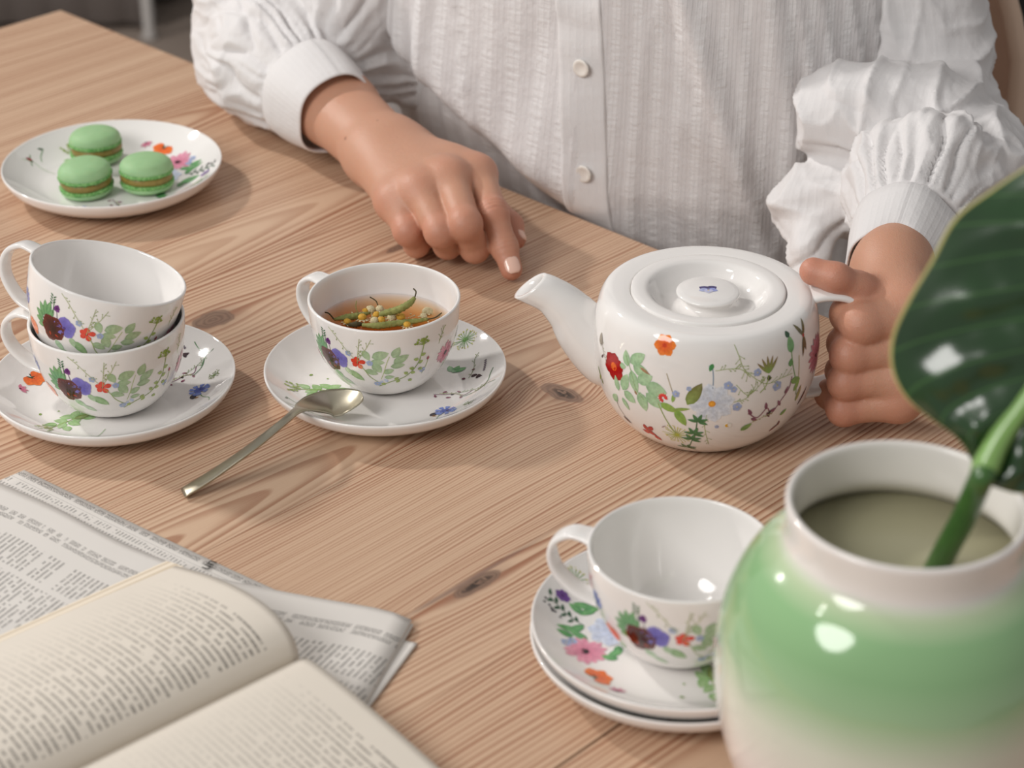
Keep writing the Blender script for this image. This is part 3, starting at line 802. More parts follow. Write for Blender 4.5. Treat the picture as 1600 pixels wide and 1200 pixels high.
make_cup('tea_cup', (sc1[0] - 0.012, sc1[1] - 0.003, sc1[2] + 0.0335), AZ_S - 0.10, rx=(tilt_ax, math.radians(16.5)), label='upper empty floral cup tilted inside the other cup of the stack', cat='cup', group='floral tea cups')
g = P(1060, 985, RIMZ); c_r = np.array((g[0], g[1], 0))
make_saucer('saucer', c_r, math.radians(40), label='lower white saucer of the pair beside the green vase', cat='saucer', group='floral saucers')
make_saucer('saucer', c_r + np.array((0.0005, 0.001, 0.0080)), math.radians(100), label='upper floral saucer of the pair beside the green vase, under an empty cup', cat='saucer', group='floral saucers')
q = P(1066, 860, 0.074); rc = np.array((q[0], q[1], 0.0147))
make_cup('tea_cup', rc, AZ_R, label='empty floral cup on two saucers beside the green vase', cat='cup', group='floral tea cups')

# ------------------------------------------------------------------ macaron plate (larger, same shape)
KP = 1.085
g = P(175, 253, 0.0225); c_pl = np.array((g[0], g[1], 0))
plate = empty('dessert_plate', c_pl, math.radians(-59), label='white floral plate holding three green macarons', cat='plate')
me_plate = saucer_mesh(KP, 1.1, 'plate_body')
obj('plate_body', me_plate, plate)
if me_plate_print: obj('floral_print', me_plate_print, plate, kind='stuff')

# ------------------------------------------------------------------ teapot
g = P(1096, 655, 0.0); TP = np.array((g[0], g[1], 0))
TP_OUT = [(0.0, 0.0025), (0.036, 0.0025), (0.0395, 0.0004), (0.0425, 0.0008), (0.0500, 0.0060), (0.0590, 0.0150), (0.0660, 0.0270), (0.0705, 0.0410), (0.0722, 0.0560),
          (0.0717, 0.0710), (0.0700, 0.0830), (0.0682, 0.0895), (0.0655, 0.0938), (0.0615, 0.0955), (0.0560, 0.0955), (0.0515, 0.0952), (0.0495, 0.0946)]
TP_IN = [(0.0490, 0.0920), (0.0488, 0.0885), (0.0520, 0.0875), (0.0650, 0.0800), (0.0680, 0.0560), (0.0640, 0.0300), (0.0500, 0.0110), (0.0, 0.0060)]
tp_prof = np.vstack([TP_OUT[:3], spline(TP_OUT[3:] + TP_IN[:-1], 4), [TP_IN[-1]]])
TP_SURF = Surf(TP_OUT[3:14])
teapot = empty('teapot', TP, 0, label='round white floral teapot with disc lid held by its handle', cat='teapot')
V, F = lathe(tp_prof, 128)
obj('pot_body', make_mesh('pot_body', V, F, M_china), teapot)
if me_pot_print: obj('floral_print', me_pot_print, teapot, kind='stuff')
LID = [(0.0, 0.0953), (0.0165, 0.0954), (0.0196, 0.0945), (0.0202, 0.0932), (0.0190, 0.0920), (0.0160, 0.0905), (0.0152, 0.0885), (0.0160, 0.0860), (0.0210, 0.0840), (0.0280, 0.0850), (0.0340, 0.0905), (0.0385, 0.0955),
       (0.0440, 0.0966), (0.0480, 0.0963), (0.0489, 0.0952), (0.0487, 0.0925), (0.0440, 0.0880), (0.030, 0.0810), (0.0, 0.0805)]
lp = np.vstack([[LID[0]], spline(LID[1:-1], 5), [LID[-1]]])
V, F = lathe(lp, 96)
lid = obj('lid', make_mesh('lid', V, [f[::-1] for f in F], M_china), teapot)
if me_lid_print: obj('floral_print', me_lid_print, lid, kind='stuff')
# spout
SPD = P(836, 452, 0.088) - TP
sa = math.atan2(SPD[1], SPD[0])
e = np.array((math.cos(sa), math.sin(sa), 0))
def sp(r, z): return e * r + np.array((0, 0, z))
spath = spline([sp(0.046, 0.042), sp(0.062, 0.0475), sp(0.077, 0.0600), sp(0.0885, 0.0745), sp(0.100, 0.0845), sp(0.1135, 0.0905)], 7)
nS = len(spath)
srad = np.interp(np.linspace(0, 1, nS), [0, .2, .4, .6, .8, 1], [0.0240, 0.0240, 0.0195, 0.0150, 0.0122, 0.0112])
T_, N_, B_ = frames(spath, (0, 0, 1))
def ring_at(i, r, tilt=0.0): 
    return [spath[i] + (N_[i] * math.cos(a) + B_[i] * math.sin(a)) * r + T_[i] * tilt * math.cos(a) * r for a in np.linspace(0, 2 * PI, 28, endpoint=False)]
Vs, Fs = [], []
rings = [(i, srad[i], 0.0 if i < nS - 8 else -0.55 * ((i - nS + 8) / 7.0)) for i in range(nS)]
prof_r = rings + [(nS - 1, srad[-1] - 0.0010, -0.53), (nS - 1, srad[-1] - 0.0022, -0.55), (nS - 3, srad[-1] - 0.0032, -0.45), (nS - 8, srad[-1] - 0.0030, 0.0), (nS - 16, 0.0095, 0.0)]
for i, r, tl in prof_r: Vs += ring_at(i, r, tl)
for a in range(len(prof_r) - 1):
    for k in range(28):
        j = (k + 1) % 28
        Fs.append((a * 28 + k, a * 28 + j, (a + 1) * 28 + j, (a + 1) * 28 + k))
Fs.append(tuple((len(prof_r) - 1) * 28 + k for k in range(28)))
obj('spout', make_mesh('spout', Vs, Fs, M_china, recalc=True), teapot)
# handle
ha = math.radians(1.5)
e = np.array((math.cos(ha), math.sin(ha), 0))
hpath = spline([sp(0.060, 0.0895), sp(0.072, 0.0925), sp(0.086, 0.0915), sp(0.0985, 0.0845), sp(0.1060, 0.0720), sp(0.1065, 0.0560), sp(0.1005, 0.0400), sp(0.0870, 0.0285), sp(0.0700, 0.0230), sp(0.058, 0.0235)], 8)
TP_HPATH = hpath + TP
def hs2(i):
    t = i / (len(hpath) - 1)
    return superellipse(0.0030, 0.0098 + 0.003 * abs(2 * t - 1) ** 3, 2.8, 22)
V, F = sweep(hpath, hs2, up=(0, 0, 1))
obj('handle', make_mesh('handle', V, F, M_china, recalc=True), teapot)

# ================================================================== MACARONS
M_shell, nt, b = material('macaron_shell', srgb(150, 188, 130), 0.62, Subsurface_Weight=0.15, Subsurface_Scale=0.003)
v_, x_, y_, z_ = texco(nt)
nt.links.new(mix(nt, noise(nt, v_, 120, 3), srgb(140, 182, 128), srgb(158, 194, 146)), b.inputs['Base Color'])
bump(nt, b, noise(nt, v_, 1500, 2), 0.25, 0.0003)
M_foot, nt, b = material('macaron_foot', srgb(118, 178, 98), 0.8)
v_, x_, y_, z_ = texco(nt)
nt.links.new(mix(nt, noise(nt, v_, 600, 3).step(0.4, 0.6), srgb(92, 158, 76), srgb(146, 196, 122)), b.inputs['Base Color'])
bump(nt, b, noise(nt, v_, 700, 3, 0.7), 0.9, 0.0016)
M_cream, nt, b = material('pistachio_filling', srgb(158, 136, 60), 0.45)
v_, x_, y_, z_ = texco(nt)
nt.links.new(mix(nt, noise(nt, v_, 300, 2), srgb(112, 94, 36), srgb(156, 136, 68)), b.inputs['Base Color'])

def ruffle(prof, n, rng, amp, band):
    V, F = lathe(prof, n)
    for i, v in enumerate(V):
        r = math.hypot(v[0], v[1])
        if band[0] < v[2] < band[1] and r > 0.012:
            k = 1 + amp * (rng.random() - 0.35) / r * 1.0
            V[i] = (v[0] * k, v[1] * k, v[2] + (rng.random() - .5) * 0.0008)
    return V, F

def macaron(loc, tilt, rz, seed, label):
    rng = random.Random(seed)
    root = empty('macaron', loc, 0, label=label, cat='macaron', group='green macarons on the plate')
    root.rotation_euler = (tilt[0], tilt[1], rz)
    R = 0.0210
    # shells are smooth domes, each with a ruffled foot at the filling
    for name, zc, s in (('lower_shell', 0.0092, -1), ('upper_shell', 0.0150, 1)):
        dome = [(R * 0.985, 0.0030), (R, 0.0042), (R * 0.985, 0.0058), (R * 0.93, 0.0080), (R * 0.80, 0.0103), (R * 0.55, 0.0122), (R * 0.28, 0.0130), (0.0, 0.0132)]
        if s < 0: dome = [(R * 0.985, 0.0030), (R, 0.0040), (R * 0.97, 0.0055), (R * 0.88, 0.0072), (R * 0.70, 0.0086), (R * 0.60, 0.0092), (0.0, 0.0092)]
        pr = np.vstack([[(0.0, 0.0030)], spline(dome[:-1], 4), [dome[-1]]])
        V, F = lathe(pr, 56); V[:, 2] = zc + s * V[:, 2]
        sh = obj(name, make_mesh(name, V, F if s > 0 else [f[::-1] for f in F], M_shell, recalc=True), root)
        ft = [(0.0, 0.0), (R * 0.93, 0.0), (R * 0.985, 0.0004), (R * 1.01, 0.0013), (R * 1.005, 0.0022), (R * 0.985, 0.0031), (R * 0.95, 0.0034), (0.0, 0.0034)]
        V, F = ruffle(ft, 90, rng, 0.0011, (0.0002, 0.0030)); V[:, 2] = zc + s * V[:, 2]
        obj('ruffled_foot', make_mesh('ruffled_foot', V, F, M_foot, recalc=True), sh)
    V, F = lathe([(0.0, 0.0088), (R * 0.90, 0.0088), (R * 0.965, 0.0100), (R * 0.985, 0.0121), (R * 0.965, 0.0143), (R * 0.90, 0.0155), (0.0, 0.0155)], 48)
    for i, v in enumerate(V):
        a = math.atan2(v[1], v[0]); k = 1 + 0.02 * math.sin(3 * a + seed) + 0.012 * math.sin(7 * a)
        V[i, :2] *= k
    obj('filling', make_mesh('filling', V, F, M_cream, recalc=True), root)
ZPL = 0.0068
macaron(P(135, 278, 0.020) * (1, 1, 0) + (0, 0, ZPL), (math.radians(1.0), math.radians(-3), 0), 0.3, 1, 'green macaron nearest the plate front, left of the three')
macaron(P(229, 271, 0.020) * (1, 1, 0) + (0, 0, ZPL), (0, math.radians(1.5), 0), 1.5, 2, 'green macaron on the right, beside the printed pink flower')
macaron(P(150, 228, 0.020) * (1, 1, 0) + (0, 0, ZPL), (math.radians(1.5), math.radians(2), 0), 2.7, 3, 'green macaron at the back of the plate, behind the other two')

# ================================================================== TEA AND HERBS
m, nt, b = material('herbal_tea', srgb(196, 120, 50), 0.0)
M_tea = m
out = [n for n in nt.nodes if n.type == 'OUTPUT_MATERIAL'][0]
nt.nodes.remove(b)
tr = nt.nodes.new('ShaderNodeBsdfTransparent'); gl = nt.nodes.new('ShaderNodeBsdfGlossy'); gl.inputs['Roughness'].default_value = 0.02
fr = nt.nodes.new('ShaderNodeFresnel'); fr.inputs[0].default_value = 1.33
mx = nt.nodes.new('ShaderNodeMixShader')
gm_ = nt.nodes.new('ShaderNodeNewGeometry'); nt.links.new((S(nt, fr.outputs[0]) * (1.0 - S(nt, gm_.outputs['Backfacing']))).k, mx.inputs[0]); nt.links.new(tr.outputs[0], mx.inputs[1]); nt.links.new(gl.outputs[0], mx.inputs[2])
va = nt.nodes.new('ShaderNodeVolumeAbsorption'); va.inputs['Color'].default_value = (0.90, 0.62, 0.18, 1); va.inputs['Density'].default_value = 62.0
nt.links.new(mx.outputs[0], out.inputs['Surface']); nt.links.new(va.outputs[0], out.inputs['Volume'])
TEA_Z = 0.0395
inner = spline(CUP_IN, 6)[::-1]
tp_ = [(r * 0.994 if r > 0 else 0.0, z + 0.00015) for r, z in inner if z < TEA_Z]
rt = float(np.interp(TEA_Z, inner[:, 1], inner[:, 0]))
tp_ += [(rt * 0.994, TEA_Z), (rt * 0.994, TEA_Z + 0.0005), (rt - 0.0012, TEA_Z), (0.0, TEA_Z)]
V, F = lathe(tp_, 64)
tea = obj('tea', make_mesh('tea', V, F, M_tea, recalc=True), None, tc, label='amber herbal tea filling the middle cup', cat='tea')

M_bud, nt, b = material('chamomile_yellow', srgb(214, 160, 40), 0.7)
v_, x_, y_, z_ = texco(nt)
nt.links.new(mix(nt, noise(nt, v_, 700, 2), srgb(176, 124, 26), srgb(226, 180, 66)), b.inputs['Base Color'])
bump(nt, b, noise(nt, v_, 1800, 2), 0.8, 0.0006)
M_pale, nt, b = material('pale_blossom', srgb(214, 200, 150), 0.8)
v_, x_, y_, z_ = texco(nt)
nt.links.new(mix(nt, noise(nt, v_, 900, 2), srgb(170, 150, 92), srgb(232, 222, 190)), b.inputs['Base Color'])
bump(nt, b, noise(nt, v_, 1600, 2), 0.9, 0.0008)
M_herb, nt, b = material('dried_leaf', srgb(120, 128, 60), 0.75)
v_, x_, y_, z_ = texco(nt)
nt.links.new(mix(nt, noise(nt, v_, 350, 3), srgb(84, 92, 36), srgb(160, 160, 92)), b.inputs['Base Color'])
bump(nt, b, noise(nt, v_, 500, 3), 0.7, 0.001)
M_hdark, nt, b = material('dark_stem', srgb(70, 62, 34), 0.8)

TEAW = tc[2] + TEA_Z
def tea_px(px, py, dz=0.0): return P(px, py, TEAW + dz)
def blob(r, seed, n=12, m=9, squash=0.85):
    rng = random.Random(seed)
    V, F = lathe([(r * math.sin(t) if 0 < i < m - 1 else 0.0, -r * squash * math.cos(t)) for i, t in enumerate(np.linspace(0, PI, m))], n)
    for i in range(len(V)): V[i] *= 1 + 0.10 * (rng.random() - 0.5)
    return V, F
bud_mesh = {}
for k, (mm, r) in {'y': (M_bud, 0.0026), 'p': (M_pale, 0.0030)}.items():
    V, F = blob(r, 3)
    bud_mesh[k] = make_mesh('blossom_head', V, F, mm, recalc=True)
# a little collar of drooping petals / sepals under each head
V, F = [], []
for k in range(9):
    a = 2 * PI * k / 9
    d = np.array((math.cos(a), math.sin(a), 0)); t = np.array((-math.sin(a), math.cos(a), 0))
    o0 = len(V)
    for s, w in ((0.0018, 0.0005), (0.0032, 0.0008), (0.0044, 0.0003)):
        V += [d * s - t * w + (0, 0, -0.0006 - (s - 0.0018) * 0.35), d * s + t * w + (0, 0, -0.0006 - (s - 0.0018) * 0.35)]
    F += [(o0, o0 + 1, o0 + 3, o0 + 2), (o0 + 2, o0 + 3, o0 + 5, o0 + 4)]
collar_mesh = {'y': make_mesh('petal_collar', V, F, M_pale), 'p': make_mesh('petal_collar', V, F, M_pale)}
buds = [('y', 543, 503, 1.05, 'yellow chamomile head floating nearest the front-left of the tea'), ('y', 566, 496, 1.15, 'yellow chamomile head beside the dark green leaf in the tea'), ('y', 588, 492, 1.0, 'yellow chamomile head at the foot of the upright green pod'),
        ('y', 626, 495, 1.25, 'largest yellow chamomile head, right of the floating cluster'), ('y', 596, 500, 1.0, 'yellow chamomile head in the middle of the floating cluster'), ('y', 636, 507, 0.95, 'small yellow chamomile head lying against the front pod'),
        ('y', 571, 486, 0.9, 'small yellow chamomile head behind the floating cluster'), ('p', 579, 484, 1.15, 'pale blossom head behind the yellow ones, left of the upright pod'), ('p', 593, 483, 1.0, 'pale blossom head touching the upright green pod'),
        ('p', 585, 501, 0.95, 'pale blossom head between two yellow ones'), ('p', 612, 496, 1.05, 'pale blossom head beside the largest yellow one'), ('p', 668, 487, 1.25, 'pale blossom head alone on the right of the tea'), ('p', 662, 494, 0.8, 'small pale blossom under the lone one on the right')]
for k, (kind, px, py, s, lab) in enumerate(buds):
    q = tea_px(px, py, 0.0010)
    r = empty('chamomile_blossom', q, random.uniform(0, 6), label=lab, cat='blossom', group='blossoms floating in the tea')
    r.rotation_euler = (random.uniform(-.5, .5), random.uniform(-.5, .5), random.uniform(0, 6))
    r.scale = (s,) * 3
    obj('blossom_head', bud_mesh[kind], r); obj('petal_collar', collar_mesh[kind], r)

def pod(pts, rads, name, label, mat=M_herb, ridges=True, cat='pod', stem=None):
    path = spline(pts, 8)
    n = len(path)
    rr = np.interp(np.linspace(0, 1, n), np.linspace(0, 1, len(rads)), rads)
    if ridges: rr = rr * (1 + 0.12 * np.sin(np.arange(n) * 2.4))
    V, F = tube(path, rr, 12)
    r = empty(name, pts[0], 0, label=label, cat=cat)
    part('rolled_leaf', V, F, mat, r, recalc=True)
    if stem is not None:
        V, F = tube(spline(stem, 5), 0.0005, 6)
        part('stem', V, F, M_hdark, r, recalc=True)
q = [tea_px(581, 496, -0.001), tea_px(603, 489, 0.003), tea_px(622, 484, 0.0085), tea_px(640, 474, 0.0135), tea_px(648, 465, 0.0165)]
pod(q, [0.0010, 0.0023, 0.0026, 0.0023, 0.0013], 'rolled_herb_leaf', 'long rolled green herb leaf standing up out of the tea', cat='herb leaf', stem=[q[-1], tea_px(650, 456, 0.0175), tea_px(646, 451, 0.018)])
q = [tea_px(566, 508, 0.0006), tea_px(590, 509, 0.0012), tea_px(615, 506, 0.0012), tea_px(640, 503, 0.0012), tea_px(668, 499, 0.0008)]
pod(q, [0.0012, 0.0023, 0.0022, 0.0021, 0.0010], 'rolled_herb_leaf', 'rolled green herb leaf lying along the front of the tea', cat='herb leaf', stem=[q[-1], tea_px(680, 496, 0.001), tea_px(690, 489, 0.0015)])
q = [tea_px(522, 499, 0.0), tea_px(540, 496, 0.0012), tea_px(556, 494, 0.001), tea_px(578, 489, 0.0004)]
pod(q, [0.0008, 0.0022, 0.0024, 0.0008], 'rolled_herb_leaf', 'short dark green herb leaf at the left of the tea', cat='herb leaf', stem=[q[0], tea_px(514, 490, 0.001), tea_px(508, 488, 0.001)])
q = [tea_px(541, 508, 0.0), tea_px(556, 507, 0.001), tea_px(568, 506, 0.0)]
pod(q, [0.0008, 0.0022, 0.0008], 'rolled_herb_leaf', 'small dark herb leaf at the front-left wall of the tea', cat='herb leaf', mat=M_hdark)
q = [tea_px(591, 482, 0.0005), tea_px(588, 471, 0.004), tea_px(578, 464, 0.006)]
V, F = tube(spline(q, 6), 0.0004, 6)
obj('herb_stalk', make_mesh('herb_stalk', V - q[0], F, M_hdark, recalc=True), None, q[0], label='thin curved dark stalk rising from the tea at the back', cat='stalk')
q = [tea_px(560, 490, 0.0), tea_px(556, 480, 0.003), tea_px(557, 470, 0.006)]
V, F = tube(spline(q, 6), 0.0003, 6)
obj('herb_stalk', make_mesh('herb_stalk', V - q[0], F, M_herb, recalc=True), None, q[0], label='pale thread-like stalk standing left of the blossoms in the tea', cat='stalk')

rc_ = random.Random(21)
V, F = [], []
for k in range(70):
    px, py = rc_.gauss(600, 42), rc_.gauss(497, 7)
    if not (512 < px < 690 and 478 < py < 510): continue
    q = tea_px(px, py, 0.0004); a = rc_.uniform(0, PI); l, w_ = rc_.uniform(0.0008, 0.0022), rc_.uniform(0.0003, 0.0007)
    d = np.array((math.cos(a), math.sin(a), rc_.uniform(-.2, .3))); t = np.array((-math.sin(a), math.cos(a), 0)); o_ = len(V)
    for sx_, sy_, sz_ in ((-1, 0, 0), (0, -1, 0), (1, 0, 0), (0, 1, 0), (0, 0, 1), (0, 0, -1)): V.append(q + d * l * sx_ + t * w_ * sy_ + np.array((0, 0, 0.0004 * sz_)))
    F += [(o_ + a_, o_ + b_, o_ + c_) for a_, b_, c_ in ((0, 1, 4), (1, 2, 4), (2, 3, 4), (3, 0, 4), (1, 0, 5), (2, 1, 5), (3, 2, 5), (0, 3, 5))]
V = np.array(V)
obj('herb_crumbs', make_mesh('herb_crumbs', V - V[0], F, M_pale), None, V[0], label='loose crumbs of dried herbs floating on the tea', cat='herbs', kind='stuff')

# ================================================================== SPOON
M_brass, nt, b = material('champagne_metal', srgb(186, 179, 160), 0.34, Metallic=1.0)
v_, x_, y_, z_ = texco(nt)
bump(nt, b, noise(nt, v_, 400, 2), 0.05, 0.0004)
s_tip, s_neck, s_end = P(567, 625, 0.0215), P(464, 642, 0.0285), P(286, 771, 0.0022)
ctrl = [s_tip, P(540, 628, 0.0175), P(510, 631, 0.0165), P(485, 636, 0.0200), s_neck, P(440, 662, 0.0305), P(395, 698, 0.0240), P(340, 737, 0.0125), s_end]
path = spline(ctrl, 10)
n = len(path)
tt = np.linspace(0, 1, n)
wid = np.interp(tt, [0, .02, .06, .13, .22, .32, .40, .47, .53, .62, .8, .97, 1.0], [.0012, .0050, .0095, .0128, .0138, .0122, .0086, .0040, .0028, .0028, .0040, .0052, .0050])
wid[0] = 0.0008
dep = np.interp(tt, [0, .1, .22, .36, .47, .55, 1], [0.0, .0022, .0034, .0022, 0.0, 0.0, 0.0])
T_ = np.gradient(path, axis=0); T_ /= np.linalg.norm(T_, axis=1)[:, None]
sidev = np.cross(T_, (0, 0, 1)); sidev /= np.linalg.norm(sidev, axis=1)[:, None]
upv = np.cross(sidev, T_)
# roll the bowl towards the camera a little
V, F = [], []
m = 17
for i in range(n):
    roll = 0.30 * max(0, 1 - tt[i] / 0.5)
    sv = sidev[i] * math.cos(roll) + upv[i] * math.sin(roll); uv_ = upv[i] * math.cos(roll) - sidev[i] * math.sin(roll)
    th = 0.0011 if tt[i] < 0.45 else 0.0014
    row = []
    for j in range(m):
        s = j / (m - 1) * 2 - 1
        V.append(path[i] + sv * s * wid[i] + uv_ * (-dep[i] * (1 - s * s) * 1.0 + th * 0.5 * (1 if tt[i] > .45 else 1) + (th * 0.4 * (1 - s * s) if tt[i] > 0.45 else 0)))
    for j in range(m - 1, -1, -1):
        s = j / (m - 1) * 2 - 1
        V.append(path[i] + sv * s * wid[i] * 0.985 + uv_ * (-dep[i] * (1 - s * s) - th * 0.5))
k = 2 * m
for i in range(n - 1):
    for j in range(k): F.append((i * k + j, i * k + (j + 1) % k, (i + 1) * k + (j + 1) % k, (i + 1) * k + j))
F.append(tuple(range(k))); F.append(tuple((n - 1) * k + j for j in range(k)))
V = np.array(V)
cut_i = int(0.47 * n)
spoon = empty('teaspoon', s_end * (1, 1, 0), 0, label='champagne coloured metal teaspoon leaning on the saucer of the full cup', cat='spoon')
fb = [f for f in F if max(f) < (cut_i + 1) * k]; fh = [f for f in F if min(f) >= cut_i * k]
def sub(V, F):
    ids = sorted({i for f in F for i in f}); mp = {a: i for i, a in enumerate(ids)}
    return V[ids], [tuple(mp[i] for i in f) for f in F]
for nm, ff in (('spoon_bowl', fb), ('spoon_handle', fh)):
    v2, f2 = sub(V, ff); part(nm, v2, f2, M_brass, spoon, recalc=True)

# ================================================================== VASE AND LEAF
VH = 0.180
g = P(1418, 786, VH); VC_ = np.array((g[0], g[1], 0))
M_vase, nt, b = material('ombre_glaze', srgb(230, 225, 218), 0.10, Coat_Weight=0.5, Coat_Roughness=0.04)
v_, x_, y_, z_ = texco(nt)
white, green, pale = srgb(234, 228, 223), srgb(122, 180, 112), srgb(196, 206, 160)
rampn = nt.nodes.new('ShaderNodeValToRGB')
el = rampn.color_ramp.elements
el[0].position = 0.0; el[0].color = white
el[1].position = 1.0; el[1].color = white
for pos, c in ((0.34, srgb(236, 229, 225)), (0.52, srgb(210, 215, 198)), (0.64, srgb(156, 186, 144)), (0.74, srgb(136, 176, 126)), (0.82, srgb(142, 184, 132)), (0.865, srgb(186, 204, 166)), (0.90, white)):
    e_ = el.new(pos); e_.color = c
nt.links.new((z_ / VH).k, rampn.inputs[0])
nt.links.new(rampn.outputs[0], b.inputs['Base Color'])
VO = [(0.0, 0.003), (0.050, 0.003), (0.0545, 0.0005), (0.0575, 0.003), (0.0665, 0.018), (0.0755, 0.040), (0.0815, 0.066), (0.0835, 0.090), (0.0815, 0.114), (0.0755, 0.133), (0.0670, 0.1470), (0.0590, 0.1545), (0.0548, 0.1595), (0.0540, 0.1660), (0.0548, 0.1740), (0.0553, 0.1790), (0.0543, 0.1806), (0.0527, 0.1804),
      (0.0515, 0.1780), (0.0505, 0.1660), (0.0510, 0.1580), (0.0560, 0.1510), (0.0690, 0.1380), (0.0775, 0.114), (0.0795, 0.090), (0.0775, 0.066), (0.071, 0.040), (0.060, 0.018), (0.046, 0.008), (0.0, 0.007)]
vp = np.vstack([VO[:3], spline(VO[3:-1], 4), [VO[-1]]])
vase = empty('vase', VC_, 0, label='bulbous ceramic vase, green shoulder fading to white, holding one leaf', cat='vase')
V, F = lathe(vp, 128)
M_vin, nt, b = material('white_glaze_inside', srgb(234, 230, 224), 0.12)
rim_row = int(np.argmax(vp[:, 1]))
obj('vase_body', make_mesh('vase_body', V, F, [M_vase, M_vin], mi=[1 if min(f) >= rim_row * 128 - 128 else 0 for f in F]), vase)
M_water, nt, b = material('vase_water', srgb(176, 172, 142), 0.03, IOR=1.33)
WZ = 0.1490
wi = [(r * 0.998, z) for r, z in spline(VO[22:-1], 4)[::-1] if z < WZ]
rw = 0.0575
V, F = lathe([(0.0, 0.0075)] + wi + [(rw, WZ), (0.0, WZ)], 64)
obj('water', make_mesh('water', V, F, M_water, recalc=True), None, VC_, label='murky olive water standing inside the vase', cat='water')

# leaf: a frame standing above the vase mouth, blade outlined in that frame
LJ = P(1531, 752, 0.213)                                   # where stem meets blade
M_leaf, nt, b = material('glossy_leaf', srgb(30, 76, 30), 0.26, Coat_Weight=0.7, Coat_Roughness=0.14)
v_, x_, y_, z_ = texco(nt, 'UV')
vo_, xo_, yo_, zo_ = texco(nt, 'Object')
edge = y_.step(0.972, 0.992)
vein = (1.0 - (x_ * 11.0 + y_ * 2.2).fract().op('SUBTRACT', 0.5).abs().step(0.0, 0.07)) * 0.25
c1_ = mix(nt, noise(nt, vo_, 30, 3), srgb(15, 42, 15), srgb(32, 72, 28))
c2_ = mix(nt, vein, c1_, srgb(92, 140, 70))
nt.links.new(mix(nt, edge, c2_, srgb(186, 178, 110)), b.inputs['Base Color'])
M_stem, nt, b = material('leaf_stem', srgb(62, 104, 40), 0.3, Coat_Weight=0.4)
v_, x_, y_, z_ = texco(nt)
nt.links.new(mix(nt, noise(nt, v_, 60, 2), srgb(40, 78, 30), srgb(66, 108, 46)), b.inputs['Base Color'])
M_rib, nt, b = material('leaf_midrib', srgb(128, 168, 92), 0.3, Coat_Weight=0.4)
Dj = np.linalg.norm(LJ - CAM); kpx = Dj / F_PX              # metres per pixel at the leaf
LX = np.array((1.0, 0.0, 0.0)); LY = np.array((-0.05, 0.42, 0.905)); LY /= np.linalg.norm(LY); LN = np.cross(LX, LY)
LX = (LX + LN * 0.10); LX /= np.linalg.norm(LX); LN = np.cross(LX, LY); LN /= np.linalg.norm(LN)
# midrib and the two margins, in "pixels" from the joint (x right, y up)
rib = spline([(0, 0), (30, 62), (70, 118), (118, 190), (168, 280), (212, 380), (246, 470), (262, 535)], 8)
left = spline([(0, 0), (-14, 40), (-34, 66), (-70, 92), (-104, 122), (-124, 165), (-122, 215), (-96, 272), (-60, 330), (-22, 392), (34, 434), (108, 482), (190, 522), (262, 545)], 8)
right = spline([(0, 0), (28, -12), (70, -20), (130, 0), (190, 40), (240, 96), (280, 170), (306, 260), (312, 350), (300, 440), (282, 505), (262, 545)], 8)
def resamp(c, n):
    s = np.r_[0, np.cumsum(np.linalg.norm(np.diff(c, axis=0), axis=1))]
    t = np.linspace(0, s[-1], n); return np.c_[np.interp(t, s, c[:, 0]), np.interp(t, s, c[:, 1])]
NR, NC = 70, 26
rib_, left_, right_ = resamp(rib, NR), resamp(left, NR), resamp(right, NR)
def leaf_z(x, y, c, i, side):
    t = i / (NR - 1)
    z = -44 * c ** 2 * (1 if side < 0 else 0.6) + 10 * c                      # droops away from the midrib
    z += 9.5 * math.sin(PI * min(1, c * 1.15)) * (math.sin(t * 34 + c * 7.5) + 0.22 * math.sin(t * 61 - c * 13 + 1.3) * math.sin(c * 9 + t * 5))       # quilting between side veins
    z += 10 * c * c * math.sin(t * 15 + 1.0)                                  # wavy margin
    z += -50 * (t - 0.4) ** 2                                                 # arch along the length
    return z
V, F, U = [], [], []
def leaf_pt(q, z): return LJ + (LX * q[0] + LY * q[1] * 1.015 + LN * z) * kpx
sides = []
for sd_, mar in ((-1, left_), (1, right_)):
    base_i = len(V)
    for i in range(NR):
        for j in range(NC):
            c = j / (NC - 1)
            q = rib_[i] * (1 - c) + mar[i] * c
            V.append(leaf_pt(q, leaf_z(q[0], q[1], c, i, sd_)))
            U.append((i / (NR - 1), c))
    for i in range(NR - 1):
        for j in range(NC - 1):
            a = base_i + i * NC + j
            f = (a, a + NC, a + NC + 1, a + 1)
            F.append(f if sd_ > 0 else f[::-1])
V = np.array(V)
top_n = len(V)
V2 = np.vstack([V, V - LN * 0.0006]); U2 = U + U
F2 = F + [tuple(i + top_n for i in f)[::-1] for f in F]
leaf = empty('leaf_stalk', LJ * (1, 1, 0) + (0, 0, 0.02), 0, label='large glossy dark green leaf on a stalk in the vase', cat='leaf')
part('leaf_blade', V2, F2, M_leaf, leaf, uv=U2)
mr = np.array([leaf_pt(rib_[i], leaf_z(0, 0, 0, i, 1) + 3.0) for i in range(NR)])
rr = np.interp(np.linspace(0, 1, NR), [0, .04, .2, .6, 1], [0.0052, 0.0062, 0.0044, 0.0022, 0.0006])
V, F = tube(mr, rr, 12)
part('midrib', V, F, M_rib, leaf, recalc=True)
sq = PY(1476, 864, LJ[1] + 0.02); sdr = sq - LJ
st = spline([LJ + (0.003, 0.002, 0.005), LJ, LJ + sdr * 0.5 + (0.0008, 0, 0), sq, LJ + sdr * 2.0, LJ + sdr * ((0.03 - LJ[2]) / sdr[2])], 8)
V, F = tube(st, np.interp(np.linspace(0, 1, len(st)), [0, .25, 1], [0.0052, 0.0056, 0.0062]), 14)
part('stem', V, F, M_stem, leaf, recalc=True)

